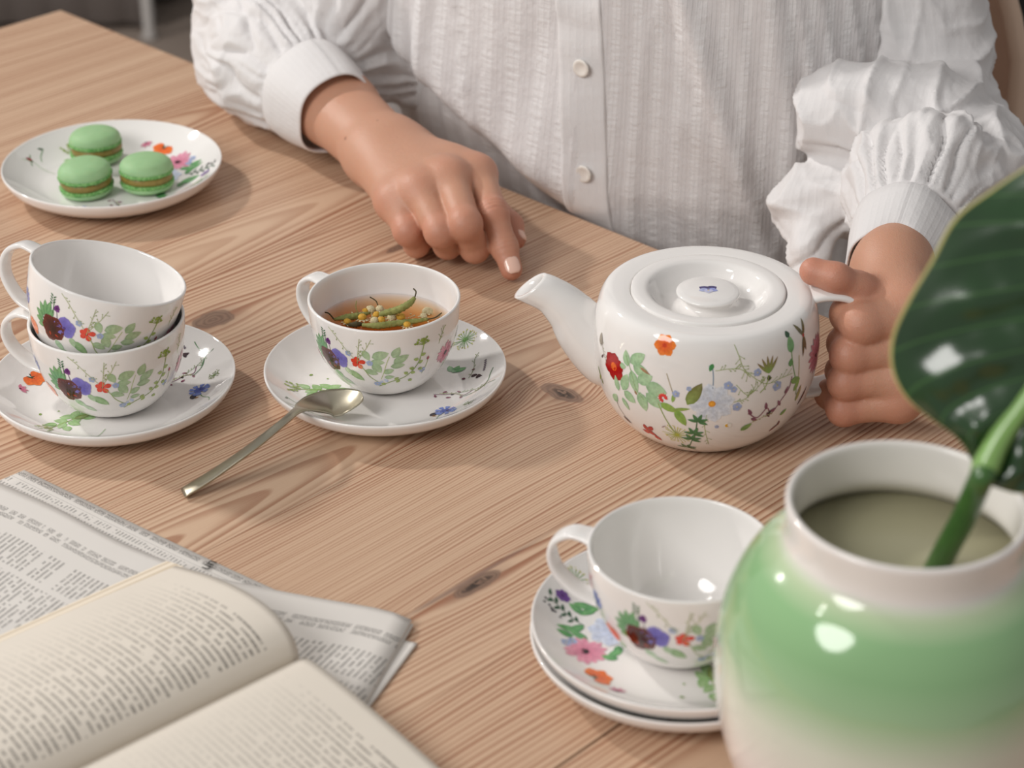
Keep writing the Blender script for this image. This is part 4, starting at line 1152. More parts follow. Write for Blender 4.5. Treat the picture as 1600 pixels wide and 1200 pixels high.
# ================================================================== NEWSPAPERS AND BOOK
def print_material(name, paper, ink, line_h, colw, rough=0.75, ink_amt=0.75, margin=None, gutter=0.10, seed=0.0, words=95.0, header=(), rule=(), fill=0.62):
    """paper with rows of printed words; UV in metres, u along the rows, v across them; header: bands of u printed the other way"""
    m, nt, b = material(name, paper, rough)
    v_, u, v, _ = texco(nt, 'UV')
    row = (v / line_h).floor()
    fv = (v / line_h).fract()
    col = (u / colw).floor()
    fu = (u / colw).fract()
    w = noise(nt, xyz(nt, u * words, row * 7.31 + seed, col * 3.7), 1.0, 0)
    letters = noise(nt, xyz(nt, u * words * 6.5, row * 5.1 + seed, fv * 2.2), 1.0, 0)
    inkm = fv.step(0.16, 0.24) * (1.0 - fv.step(fill, fill + 0.10)) * w.step(0.36, 0.40) * (letters.step(0.34, 0.52) * 0.65 + 0.35)
    inkm = inkm * fu.step(gutter * 0.5, gutter * 0.5 + 0.012) * (1.0 - fu.step(1 - gutter * 0.5 - 0.012, 1 - gutter * 0.5))
    par = noise(nt, xyz(nt, row * 0.37 + seed, col * 5.1, 1.3), 1.0, 0)
    inkm = inkm * (1.0 - (fu.gt(0.55) * par.gt(0.66)))
    if margin:
        u0, u1, v0, v1 = margin
        inkm = inkm * u.gt(u0) * u.lt(u1) * v.gt(v0) * v.lt(v1)
    for h0, h1, ws in header:
        hw = noise(nt, xyz(nt, v * ws * 0.35, h0 * 900.0 + seed, 0.0), 1.0, 0).step(0.36, 0.40)
        hl = noise(nt, xyz(nt, v * ws * 3.0, u * 900.0, seed), 1.0, 0).step(0.42, 0.52)
        inkm = inkm.max(u.gt(h0) * u.lt(h1) * hw * hl)
    for h0 in rule: inkm = inkm.max(u.gt(h0) * u.lt(h0 + 0.00035) * 0.6)
    vo, xo, yo, zo = texco(nt, 'Object')
    base = mix(nt, noise(nt, vo, 25, 3), paper, tuple(c * 0.93 for c in paper[:3]) + (1,))
    nt.links.new(mix(nt, inkm * ink_amt, base, ink), b.inputs['Base Color'])
    bump(nt, b, noise(nt, vo, 700, 2), 0.10, 0.0003)
    return m
NEWS, INK = srgb(222, 217, 211), srgb(84, 80, 78)
M_news1 = print_material('newsprint_columns', NEWS, INK, 0.0036, 0.062, seed=3.0, words=330, ink_amt=0.62, margin=(0.037, 1, -1, 1), gutter=0.06, header=((0.0175, 0.0215, 700), (0.0225, 0.0262, 640)))
M_news2 = print_material('newsprint_table', NEWS, INK, 0.0027, 0.0155, seed=8.0, words=420, ink_amt=0.66, gutter=0.12, margin=(0.0105, 1, -1, 1), header=((0.0022, 0.0060, 600),), rule=(0.0088,))
M_blank, nt, b = material('newsprint_blank', NEWS, 0.75)
M_ink, nt, b = material('print_ink', srgb(74, 70, 68), 0.7)

def sheet(name, far, near, z, mat, root, th=0.0009, seed=0, n=30, wave=0.0005):
    """a folded paper sheet spanned between its far edge and its near edge (points on the table)"""
    fl = lambda q: np.array((P(q[0], q[1], z)[0], P(q[0], q[1], z)[1], 0))
    fe = spline([fl(q) for q in far], 12) if len(far) > 2 else np.linspace(fl(far[0]), fl(far[1]), 20)
    ne = np.linspace(fl(near[0]), fl(near[1]), 20)
    def rs(c):
        s = np.r_[0, np.cumsum(np.linalg.norm(np.diff(c, axis=0), axis=1))]; t = np.linspace(0, s[-1], n)
        return np.stack([np.interp(t, s, c[:, k]) for k in range(3)], 1)
    fe, ne = rs(fe), rs(ne)
    du = fe[-1] - fe[0]; du = du / np.linalg.norm(du); dv = np.array((du[1], -du[0], 0))
    V, U = [], []
    for i in range(n):
        for j in range(n):
            t = j / (n - 1)
            p = fe[i] * (1 - t) + ne[i] * t
            zz = z + th + wave * (math.sin(i / n * 9 + seed) * math.sin(t * 7 + seed * 2) + 1)
            V.append((p[0], p[1], zz)); U.append(((p - fe[i]) @ dv, (p - fe[0]) @ du))
    k = n * n
    V = np.array(V); Vb = V.copy(); Vb[:, 2] -= th
    F = []
    for i in range(n - 1):
        for j in range(n - 1):
            a = i * n + j
            F.append((a, a + n, a + n + 1, a + 1)); F.append((k + a, k + a + 1, k + a + n + 1, k + a + n))
    ring = [i * n for i in range(n)] + [(n - 1) * n + j for j in range(1, n)] + [i * n + n - 1 for i in range(n - 2, -1, -1)] + [j for j in range(n - 2, 0, -1)]
    for a, b_ in zip(ring, ring[1:] + ring[:1]): F.append((a, b_, k + b_, k + a))
    return part(name, np.vstack([V, Vb]), F, mat, root, uv=U + U, recalc=True)
news = empty('newspaper', P(300, 1000, 0) * (1, 1, 0), 0, label='folded printed newspaper pages lying under the open book', cat='newspaper')
sheet('folded_page', [(38, 737), (330, 878), (470, 942)], [(-420, 930), (120, 1260)], 0.0002, M_news2, news, seed=1, wave=0.0002)
sheet('folded_page', [(480, 962), (652, 1008)], [(400, 1040), (560, 1130)], 0.0002, M_blank, news, seed=4)
sheet('folded_page', [(330, 905), (646, 978)], [(200, 1010), (574, 1098)], 0.0014, M_blank, news, seed=5)
sheet('folded_page', [(-90, 716), (0, 758), (87, 797), (188, 850), (280, 887), (324, 902), (411, 921), (503, 939), (600, 957), (643, 973)], [(-420, 1000), (520, 1190)], 0.0026, M_news1, news, seed=2, th=0.0012)
# printed lettering on the lower page: bold "un" beside the column
fc = bpy.data.curves.new('masthead', 'FONT'); fc.body = 'un'; fc.size = 0.0098; fc.extrude = 0.00005
tmp = bpy.data.objects.new('tmp_text', fc); COL.objects.link(tmp)
bpy.context.view_layer.update()
dg = bpy.context.evaluated_depsgraph_get()
tm = bpy.data.meshes.new_from_object(tmp.evaluated_get(dg))
bpy.data.objects.remove(tmp)
TV = np.array([v.co[:] for v in tm.vertices]); TF = [tuple(p.vertices) for p in tm.polygons]
TV[:, 0] *= 1.0
o0 = P(324, 894, 0.0012); dx = P(346, 877, 0.0012) - o0; dx /= np.linalg.norm(dx); dy = np.array((-dx[1], dx[0], 0))
TW = o0 + TV[:, :1] * dx + TV[:, 1:2] * dy * 1.1 + np.array((0, 0, 0.0013))
part('bold_lettering', TW, TF, M_ink, news, smooth=False)

# open book
G0 = P(468, 1033, 0.012) * (1, 1, 0)
BS = P(150, 1192, 0.012) * (1, 1, 0) - G0; BS /= np.linalg.norm(BS)         # along the spine, from head to foot
BW = np.array((-BS[1], BS[0], 0))                                            # towards the right-hand page
PAGE, BINK = srgb(226, 217, 204), srgb(96, 90, 84)
M_page = print_material('book_page', PAGE, BINK, 0.00405, 10.0, seed=1.0, words=250, ink_amt=0.78, margin=(0.012, 0.119, 0.015, 0.175), gutter=0.0, fill=0.55)
M_pedge, nt, b = material('page_edges', srgb(226, 212, 190), 0.8)
v_, x_, y_, z_ = texco(nt)
nt.links.new(mix(nt, (z_ * 2600.0).sin() * 0.5 + 0.5, srgb(206, 190, 166), srgb(234, 222, 204)), b.inputs['Base Color'])
M_cover, nt, b = material('book_cover', srgb(198, 180, 150), 0.5)
book = empty('open_book', G0 + BS * 0.09, 0, label='open paperback book with cream printed pages lying on the newspaper', cat='book')
BL = 0.185
BZ = 0.0052
# page surface across the book: left hump and flatter right page  (w, z)
Lp = spline([(0.0, 0.0062), (-0.0012, 0.0140), (-0.0060, 0.0215), (-0.017, 0.0268), (-0.034, 0.0285), (-0.056, 0.0258), (-0.082, 0.0195), (-0.104, 0.0125), (-0.119, 0.0072)], 8)
Rp = spline([(0.0, 0.0062), (0.0020, 0.0100), (0.0080, 0.0130), (0.020, 0.0142), (0.045, 0.0135), (0.075, 0.0112), (0.100, 0.0090), (0.122, 0.0066)], 8)
def page_block(prof, nm, side):
    prof = np.asarray(prof)
    s = np.r_[0, np.cumsum(np.linalg.norm(np.diff(prof, axis=0), axis=1))]
    ny = 40
    V, F, U, MI = [], [], [], []
    npf = len(prof)
    for j in range(ny):
        y = BL * j / (ny - 1)
        for (w, z), ss in zip(prof, s):
            lift = 0.0016 * math.sin(j / (ny - 1) * 3.0) * (ss / s[-1])
            V.append(G0 + BW * w + BS * y + np.array((0, 0, BZ + z + lift))); U.append(((s[-1] - ss) if side < 0 else ss, y))
    for j in range(ny - 1):
        for i in range(npf - 1):
            a = j * npf + i
            F.append((a, a + 1, a + npf + 1, a + npf)); MI.append(0)
    k = len(V)
    for j in range(ny):
        y = BL * j / (ny - 1)
        for i, (w, z) in enumerate(prof):
            V.append(G0 + BW * w + BS * y + np.array((0, 0, BZ + 0.0006))); U.append((0, 0))
    for j in (0, ny - 1):
        for i in range(npf - 1):
            a = j * npf + i; F.append((a, a + 1, k + a + 1, k + a)); MI.append(1)
    for j in range(ny - 1):
        for i in (0, npf - 1):
            a = j * npf + i; F.append((a, a + npf, k + a + npf, k + a)); MI.append(1)
        for i in range(npf - 1):
            a = k + j * npf + i; F.append((a, a + npf, a + npf + 1, a + 1)); MI.append(1)
    return part(nm, V, F, [M_page, M_pedge], book, uv=U, mi=MI, recalc=True)
page_block(Lp, 'left_page_block', -1)
page_block(Rp, 'right_page_block', 1)
# loose second leaf showing as the pale strip outside the left page
V, F = [], []
for j in range(30):
    y = BL * j / 29
    for w, z in ((-0.114, 0.0082), (-0.120, 0.0066), (-0.127, 0.0046), (-0.133, 0.0024)):
        V.append(G0 + BW * w + BS * (y - 0.002) + np.array((0, 0, BZ + z)))
for j in range(29):
    for i in range(3): F.append((j * 4 + i, j * 4 + i + 1, (j + 1) * 4 + i + 1, (j + 1) * 4 + i))
V = np.array(V); k = len(V)
V = np.vstack([V, V - (0, 0, 0.0005)]); F = F + [tuple(i + k for i in f)[::-1] for f in F]
part('loose_leaf', V, F, M_pedge, book)
V, F = [], []
for w, z in ((-0.126, 0.0), (-0.01, 0.0), (0.0, 0.0), (0.01, 0.0), (0.126, 0.0)):
    for y in (-0.002, BL + 0.002):
        for zz in (0.0, 0.0006): V.append(G0 + BW * w + BS * y + np.array((0, 0, BZ - 0.0003 + zz)))
for i in range(4):
    a = i * 4
    F += [(a + 1, a + 5, a + 7, a + 3), (a, a + 2, a + 6, a + 4), (a, a + 4, a + 5, a + 1), (a + 2, a + 3, a + 7, a + 6)]
F += [(0, 1, 3, 2), (16, 18, 19, 17)]
part('cover', V, F, M_cover, book, smooth=False, recalc=True)

# ================================================================== CHAIR AND BACKGROUND
M_seat, nt, b = material('beige_shell', srgb(190, 154, 130), 0.55)
v_, x_, y_, z_ = texco(nt)
bump(nt, b, noise(nt, v_, 500, 2), 0.15, 0.0006)
M_rim, nt, b = material('shell_rim', srgb(214, 184, 160), 0.5)
M_legm, nt, b = material('chair_leg_metal', srgb(60, 56, 54), 0.4, Metallic=0.6)
CH = TC_CH = np.array((0.155, 0.43, 0))
SX, FX = np.array((0.80, -0.60, 0.0)), np.array((-0.60, -0.80, 0.0))
chair = empty('shell_chair', (CH[0], CH[1], -0.75), 0, label='beige moulded shell chair behind the seated person', cat='chair')
def shell_pt(s, t):
    """s in [-1,1] across, t 0 (front of seat) .. 1 (top of back)"""
    if t < 0.5:
        k = t / 0.5; f = 0.20 - 0.40 * k; z = -0.315 - 0.025 * math.sin(k * PI) ; w = 0.235
        z += 0.03 * abs(s) ** 3; w = 0.228
        r = 0
    else:
        k = (t - 0.5) / 0.5; f = -0.20 - 0.07 * k ; z = -0.30 + 0.435 * k; w = 0.228 - 0.030 * k - 0.015 * k ** 4
        r = 0.065 * s * s * (1 - 0.3 * k)
        f += r
    bl = max(0, 1 - abs(t - 0.5) / 0.14)
    f += 0.045 * bl * bl; z += 0.04 * bl * bl
    return CH + SX * s * w + FX * f + np.array((0, 0, z))
ns, ntt = 31, 41
V, F = [], []
for i in range(ns):
    for j in range(ntt):
        s, t = i / (ns - 1) * 2 - 1, j / (ntt - 1)
        # rounded top corners
        tmax = 1 - 0.10 * max(0, (abs(s) - 0.62) / 0.38) ** 2.4
        V.append(shell_pt(s, t * tmax))
nrm = []
for i in range(ns - 1):
    for j in range(ntt - 1): F.append((i * ntt + j, (i + 1) * ntt + j, (i + 1) * ntt + j + 1, i * ntt + j + 1))
me = make_mesh('shell', np.array(V) - np.array((CH[0], CH[1], -0.75)), F, M_seat)
shell = obj('shell', me, chair)
sm = shell.modifiers.new('thick', 'SOLIDIFY'); sm.thickness = 0.012; sm.offset = 0
border = [V[i * ntt] for i in range(ns)] + [V[(ns - 1) * ntt + j] for j in range(1, ntt)] + [V[i * ntt + ntt - 1] for i in range(ns - 2, -1, -1)] + [V[j] for j in range(ntt - 2, 0, -1)]
bp = np.array(border + border[:1])
Vt, Ft = tube(bp, 0.0085, 8, up=(0.3, 0.2, 1))
part('rim', Vt, Ft, M_rim, chair, recalc=True)
for s in (-1, 1):
    for f in (-1, 1):
        top = CH + SX * 0.10 * s + FX * (0.10 * f) + np.array((0, 0, -0.335)); bot = CH + SX * 0.22 * s + FX * (0.20 * f) + np.array((0, 0, -0.75))
        Vt, Ft = tube([top, bot], [0.012, 0.008], 12, up=(1, 0, 0))
        part('leg', Vt, Ft, M_legm, chair, recalc=True)

# grey curtain, steel-legged stool and an added black cabinet at the back of the room
M_curtain, nt, b = material('grey_velvet', srgb(158, 150, 146), 0.9, Sheen_Weight=0.4)
V, F = [], []
nx = 220
for i in range(nx):
    x = -2.4 + 1.72 * i / (nx - 1)
    y = 2.905 + 0.03 * math.sin(x * 46) + 0.02 * math.sin(x * 19 + 1)
    for z in (-0.735, -0.2, 0.6, 1.8): V.append((x, y + 0.01 * math.sin(x * 30 + z * 2), z))
for i in range(nx - 1):
    for j in range(3): F.append((i * 4 + j, (i + 1) * 4 + j, (i + 1) * 4 + j + 1, i * 4 + j + 1))
cu = obj('curtain', make_mesh('curtain', np.array(V) - (-1.5, 2.72, -0.75), F, M_curtain), None, (-1.5, 2.72, -0.75), label='blurred grey velvet curtain at the back of the room', cat='curtain')
cu.modifiers.new('thick', 'SOLIDIFY').thickness = 0.004
M_chrome, nt, b = material('brushed_steel', srgb(176, 170, 165), 0.5)
q0 = P(234, 60, -0.75); q1 = P(10, 26, -0.75)
stool = empty('metal_stool', (q0[0] - 0.13, q0[1] + 0.05, -0.75), 0, label='blurred grey stool with steel legs behind the table corner', cat='stool')
M_pad, nt, b = material('grey_upholstery', srgb(146, 138, 134), 0.85)
for dx_, dy_ in ((0.13, -0.05), (q1[0] - q0[0] + 0.13, q1[1] - q0[1] - 0.05), (0.11, 0.07), (-0.12, 0.07)):
    Vt, Ft = tube([(dx_, dy_, 0.0), (dx_, dy_, 0.008), (dx_, dy_, 0.010), (dx_, dy_, 0.43)], [0.017, 0.017, 0.011, 0.011], 14, up=(1, 0, 0))
    obj('leg', make_mesh('leg', Vt, Ft, M_chrome, recalc=True), stool)
Vt, Ft = box(-0.22, 0.16, -0.03, 0.08, 0.43, 0.51, 0.02)
obj('seat', make_mesh('seat', Vt, Ft, M_pad), stool)
Vt, Ft = [], []
for i in range(60):
    x = -0.40 + 0.52 * i / 59; y = 0.0 - 0.008 * abs(math.sin(x * 42))
    Vt += [(x, y, 0.015), (x, y, 0.43), (x, 0.05, 0.43), (x, 0.05, 0.015)]
for i in range(59):
    for j in range(4): Ft.append((i * 4 + j, i * 4 + (j + 1) % 4, i * 4 + 4 + (j + 1) % 4, i * 4 + 4 + j))
obj('channelled_skirt', make_mesh('channelled_skirt', Vt, Ft, M_pad, recalc=True), stool)
M_cab, nt, b = material('black_lacquer', srgb(14, 13, 13), 0.6)  # cabinet is invented: its black body supplies the darkness behind the chair
cab = empty('cabinet', (1.35, 2.1, -0.75), 0, label='added black cabinet that makes the corner behind the chair dark', cat='cabinet')
Vt, Ft = box(-0.75, 0.75, -0.3, 0.6, 0.06, 1.5, 0.006)
obj('carcass', make_mesh('carcass', Vt, Ft, M_cab, smooth=False), cab)
for i in range(2):
    Vt, Ft = box(-0.74 + 0.745 * i, -0.005 + 0.745 * i, -0.32, -0.302, 0.08, 1.48, 0.003)
    d_ = obj('door', make_mesh('door', Vt, Ft, M_cab, smooth=False), cab)
    Vt, Ft = box(-0.05 + 0.09 * i, -0.035 + 0.09 * i, -0.345, -0.321, 0.7, 0.9, 0.003)
    obj('handle', make_mesh('handle', Vt, Ft, M_legm, smooth=False), d_)
Vt, Ft = box(-0.72, 0.72, -0.25, 0.55, 0.0, 0.06)
obj('plinth', make_mesh('plinth', Vt, Ft, M_cab, smooth=False), cab)

# ================================================================== PERSON
def vnoise(p, seed=0):
    """smooth value noise in [-1, 1], p: (n, 3)"""
    p = np.asarray(p, float)
    i = np.floor(p).astype(np.int64); f = p - i
    f = f * f * f * (f * (f * 6 - 15) + 10)
    out = np.zeros(len(p))
    for dx in (0, 1):
        for dy in (0, 1):
            for dz in (0, 1):
                h = ((i[:, 0] + dx) * 73856093) ^ ((i[:, 1] + dy) * 19349663) ^ ((i[:, 2] + dz) * 83492791) ^ (seed * 2654435761)
                h = (h ^ (h >> 13)) * 1274126177 & 0x7fffffff
                h = (h ^ (h >> 16)) & 0xffff
                w = (f[:, 0] if dx else 1 - f[:, 0]) * (f[:, 1] if dy else 1 - f[:, 1]) * (f[:, 2] if dz else 1 - f[:, 2])
                out += w * (h / 32767.5 - 1)
    return out


def fbm(p, octs=3, seed=0):
    p = np.asarray(p, float); o = 0; a = 1.0
    for k in range(octs):
        o = o + a * vnoise(p * 2 ** k + 17.3 * k, seed + k); a *= 0.5
    return o


def smin(a, b, k):
    h = np.maximum(k - np.abs(a - b), 0.0) / k
    return np.minimum(a, b) - h * h * k * 0.25


def sd_cone(p, a, b, ra, rb):
    a = np.asarray(a, np.float32); b = np.asarray(b, np.float32)
    ba = b - a
    pa = p - a
    h = np.clip((pa @ ba) / (ba @ ba), 0, 1)
    aa = pa[..., 0] * pa[..., 0] + pa[..., 1] * pa[..., 1] + pa[..., 2] * pa[..., 2]
    return np.sqrt(np.maximum(aa - h * (2 * (pa @ ba) - h * (ba @ ba)), 0)) - (ra + (rb - ra) * h)


def sd_ell(p, c, r, R=None):
    q = p - np.asarray(c, np.float32)
    if R is not None: q = q @ np.asarray(R, np.float32)          # columns of R: axes
    r = np.asarray(r, np.float32)
    k0 = np.linalg.norm(q / r, axis=-1)
    k1 = np.linalg.norm(q / (r * r), axis=-1)
    return k0 * (k0 - 1.0) / np.maximum(k1, 1e-6)


def surface_nets(fn, lo, hi, h, lip=1.15):
    lo = np.asarray(lo, float); hi = np.asarray(hi, float)
    n = np.ceil((hi - lo) / h).astype(int) + 1
    ax = [lo[i] + h * np.arange(n[i]) for i in range(3)]
    B = 12
    D = np.full(n, 1.0, np.float32)
    nb = -(-n // B)
    bi = np.stack(np.meshgrid(*[np.arange(k) for k in nb], indexing='ij'), -1).reshape(-1, 3)
    cen = lo + (bi * B + (B - 1) / 2) * h
    dc = fn(cen.astype(np.float32))
    act = np.abs(dc) < B * h * 0.5 * 1.732 * lip + 2 * h
    for q in bi[~act & (dc < 0)]: D[tuple(slice(q[i] * B, q[i] * B + B) for i in range(3))] = -1.0
    loc = np.stack(np.meshgrid(*[np.arange(B)] * 3, indexing='ij'), -1)
    qa = bi[act]
    for s in range(0, len(qa), 24):
        ch_ = qa[s:s + 24]
        p = (lo + (ch_[:, None, None, None] * B + loc[None]) * h).astype(np.float32)
        d = fn(p)
        for q, dd in zip(ch_, d):
            sl_ = tuple(slice(q[i] * B, min(q[i] * B + B, n[i])) for i in range(3))
            m = [x.stop - x.start for x in sl_]
            D[sl_] = dd[:m[0], :m[1], :m[2]]
    neg = D < 0
    cnt = np.zeros(n - 1, np.int16); acc = np.zeros(tuple(n - 1) + (3,), np.float32)
    ccnt = np.zeros(n - 1, np.int16)
    def sl(o): return tuple(slice(o[i], n[i] - 1 + o[i]) for i in range(3))
    for axis in range(3):
        o1, o2 = [i for i in range(3) if i != axis]
        for a in (0, 1):
            for b in (0, 1):
                o = [0, 0, 0]; o[o1] = a; o[o2] = b
                e = list(o); e[axis] = 1
                d0, d1 = D[sl(o)], D[sl(e)]
                cr = (d0 < 0) != (d1 < 0)
                t = np.where(cr, d0 / np.where(cr, d0 - d1, 1), 0)
                ccnt += cr
                pos = np.zeros(3); pos[o1] = a; pos[o2] = b
                for i in range(3):
                    acc[..., i] += np.where(cr, t if i == axis else pos[i], 0)
    act = ccnt > 0
    idx = -np.ones(tuple(n - 1), np.int64)
    idx[act] = np.arange(act.sum())
    ijk = np.argwhere(act)
    V = lo + (ijk + acc[act] / ccnt[act][:, None]) * h
    Fs = []
    for axis in range(3):
        o1, o2 = (axis + 1) % 3, (axis + 2) % 3
        s0 = [slice(1, n[i] - 1) for i in range(3)]; s0[axis] = slice(0, n[axis] - 1)
        s1 = list(s0); s1[axis] = slice(1, n[axis])
        a, b = neg[tuple(s0)], neg[tuple(s1)]
        cr = np.argwhere(a != b)
        if not len(cr): continue
        flip = a[tuple(cr.T)]
        base = cr.copy()
        for i in range(3):
            if i != axis: base[:, i] += 1
        def cell(d1, d2):
            q = base.copy(); q[:, o1] -= d1; q[:, o2] -= d2
            return idx[tuple(q.T)]
        q = np.stack([cell(1, 1), cell(0, 1), cell(0, 0), cell(1, 0)], 1)
        q[~flip] = q[~flip][:, ::-1]
        Fs.append(q)
    return V, np.vstack(Fs)


def vnormals(V, F):
    N = np.zeros_like(V)
    a, b, c, d = (V[F[:, i]] for i in range(4))
    fn = np.cross(c - a, d - b)
    for i in range(4): np.add.at(N, F[:, i], fn)
    return N / np.maximum(np.linalg.norm(N, axis=1), 1e-12)[:, None]


def relax(V, F, it=2, w=0.5):
    for _ in range(it):
        A = np.zeros_like(V); c = np.zeros(len(V))
        for i in range(4):
            j = (i + 1) % 4
            np.add.at(A, F[:, i], V[F[:, j]]); np.add.at(A, F[:, j], V[F[:, i]])
            np.add.at(c, F[:, i], 1); np.add.at(c, F[:, j], 1)
        V = V * (1 - w) + w * A / c[:, None]
    return V


M_skin, nt, b = material('skin', srgb(205, 155, 125), 0.48, Subsurface_Weight=0.25, Subsurface_Scale=0.004)
b.inputs['Subsurface Radius'].default_value = (1.0, 0.35, 0.2)
v_, x_, y_, z_ = texco(nt)
vc = nt.nodes.new('ShaderNodeVertexColor'); vc.layer_name = 'Col'
blot = noise(nt, v_, 60, 3)
cc = mix(nt, (blot - 0.35) * 0.5, vc.outputs[0], srgb(196, 138, 112))
nt.links.new(cc, b.inputs['Base Color'])
bump(nt, b, noise(nt, v_, 1100, 2) + noise(nt, v_, 300, 3) * 1.0, 0.35, 0.0007)
M_nail, nt, b = material('nail_polish', srgb(236, 196, 178), 0.15, Coat_Weight=0.5)

TBL_R = np.array([[D1[0], D2[0]], [D1[1], D2[1]]])
def table_sd(p):
    """negative inside the table board"""
    u = p[..., 0] * D1[0] + p[..., 1] * D1[1]
    v = p[..., 0] * D2[0] + p[..., 1] * D2[1]
    return np.maximum(np.maximum(u - UMAX - 0.001, v - 0.836), np.maximum(p[..., 2] - 0.0008, -p[..., 2] - TT))

# ---------------------------------------------------------------- hand resting on the table (index pointing)
A = {}
A['elbow'] = P(420, 35, 0.075); A['fore'] = P(528, 171, 0.049); A['wrist'] = P(600, 238, 0.043)
ch = {
    'index':  [(746, 272, .052), (770, 334, .042), (788, 386, .022), (799, 421, .0098)],
    'middle': [(703, 280, .057), (727, 350, .044), (742, 388, .019), (722, 372, .012)],
    'ring':   [(657, 300, .051), (688, 362, .037), (699, 383, .017), (677, 366, .012)],
    'little': [(617, 318, .040), (638, 361, .030), (651, 382, .014), (634, 366, .011)]}
rad = {'index': (.0136, .0114, .0098, .0084), 'middle': (.0138, .0120, .0104, .0092), 'ring': (.0134, .0114, .0099, .0086), 'little': (.0128, .0107, .0091, .0081)}
for k in ch: A[k] = [P(*q) for q in ch[k]]
A['thumb'] = [P(690, 262, .030), P(762, 318, .026), P(797, 352, .018), P(806, 374, .012)]
radt = (.016, .0115, .0095, .0078)


def hand_sdf(J, rad, radt, fore_r, bumps=(0.86, 0.985, 0.985)):
    pal = []
    w = np.array(J['wrist']); f = np.array(J['fore']); e = np.array(J['elbow'])
    side = np.array(J['index'][0]) - np.array(J['little'][0]); side /= np.linalg.norm(side)
    ax = w - f; ax /= np.linalg.norm(ax)
    side -= ax * (side @ ax); side /= np.linalg.norm(side)
    r0, r1, r2 = fore_r
    for s, rr in ((0.008, 1.0), (-0.008, 1.0), (0.0, 1.03)):
        pal.append((w + side * s, f + side * s * 1.1, r0 * rr, r1 * rr))
        pal.append((f + side * s * 1.1, e + side * s * 1.1, r1 * rr, r2 * rr))
    cone = []
    for k, s in (('index', 0.012), ('middle', 0.004), ('ring', -0.005), ('little', -0.012)):
        m = np.array(J[k][0])
        cone.append((w + side * s, m, r0 * 0.80, rad[k][0] * 1.02))
    th = [(w + side * 0.010, J['thumb'][0], r0 * 0.75, radt[0]), (J['thumb'][0], np.array(J['index'][0]) * 0.75 + w * 0.25, radt[0] * 0.8, rad['index'][0] * 0.85)]
    web = [(J['index'][0], J['middle'][0]), (J['middle'][0], J['ring'][0]), (J['ring'][0], J['little'][0])]
    def fn(p):
        d = None
        for a, b_, ra, rb in pal:
            x = sd_cone(p, a, b_, ra, rb); d = x if d is None else smin(d, x, 0.012)
        for a, b_, ra, rb in cone + th: d = smin(d, sd_cone(p, a, b_, ra, rb), 0.018)
        for a, b_ in web:
            a, b_ = np.array(a), np.array(b_); sh = (w - (a + b_) / 2) * 0.10
            d = smin(d, sd_cone(p, a + sh, b_ + sh, 0.0125, 0.0125), 0.008)
            d = smin(d, np.linalg.norm(p - ((a + b_) / 2 - sh * 0.5).astype(np.float32), axis=-1) - 0.0075, 0.008)
        fg = None
        for k in ('index', 'middle', 'ring', 'little'):
            c = None
            for i in range(3):
                x = sd_cone(p, J[k][i], J[k][i + 1], rad[k][i] * 0.97, rad[k][i + 1] * 0.97)
                c = x if c is None else smin(c, x, 0.004)
            # knuckle bumps
            for i in (0, 1, 2):
                c = smin(c, np.linalg.norm(p - np.asarray(J[k][i], np.float32), axis=-1) - rad[k][i] * bumps[i], 0.004)
            fg = c if fg is None else smin(fg, c, 0.0016)
        d = smin(d, fg, 0.009)
        c = None
        for i in range(3):
            x = sd_cone(p, J['thumb'][i], J['thumb'][i + 1], radt[i], radt[i + 1]); c = x if c is None else smin(c, x, 0.005)
        d = smin(d, c, 0.004)
        return d
    return fn


def hand_cols(V, J, tint=(1, 1, 1)):
    base = np.array(srgb(196, 147, 121)); red = np.array(srgb(190, 108, 90)); deep = np.array(srgb(170, 100, 78))
    w = np.zeros(len(V))
    for k in ('index', 'middle', 'ring', 'little'):
        for i, (s, a) in enumerate(((0.010, 0.65), (0.009, 0.75), (0.008, 0.45), (0.009, 0.6))):
            w = np.maximum(w, a * np.exp(-(np.linalg.norm(V - J[k][i], axis=1) / (s * 1.35)) ** 2))
        for t in np.linspace(0, 1, 6):
            q = J[k][1] * (1 - t) + J[k][3] * t
            w = np.maximum(w, 0.32 * np.exp(-(np.linalg.norm(V - q, axis=1) / 0.013) ** 2))
    for i in (1, 2, 3): w = np.maximum(w, 0.6 * np.exp(-(np.linalg.norm(V - J['thumb'][i], axis=1) / 0.014) ** 2))
    c = base[None] * (1 - w[:, None]) + red[None] * w[:, None]
    for q in J.get('moles', []): c[np.linalg.norm(V - q, axis=1) < 0.0011] = srgb(120, 70, 52)
    c[:, 3] = 1
    return c


def crease(V, N, c, ax, width, amp, lines=(-0.0034, 0.0, 0.0034), up=(0, 0, 1)):
    """shallow skin lines across a finger joint, on its upper side"""
    c = np.asarray(c); ax = np.asarray(ax) / np.linalg.norm(ax)
    q = V - c
    t = q @ ax
    rr = np.linalg.norm(q - t[:, None] * ax, axis=1)
    m = np.clip((N @ np.asarray(up)) * 1.6, 0, 1) * (rr < 0.016) * np.exp(-(np.abs(t) / width) ** 4)
    d = np.zeros(len(V))
    for l in lines: d += np.exp(-((t - l) / 0.0011) ** 2)
    return V - N * (d * m * amp)[:, None]


def bbox(pts, m): 
    pts = np.array(pts); return pts.min(0) - m, pts.max(0) + m

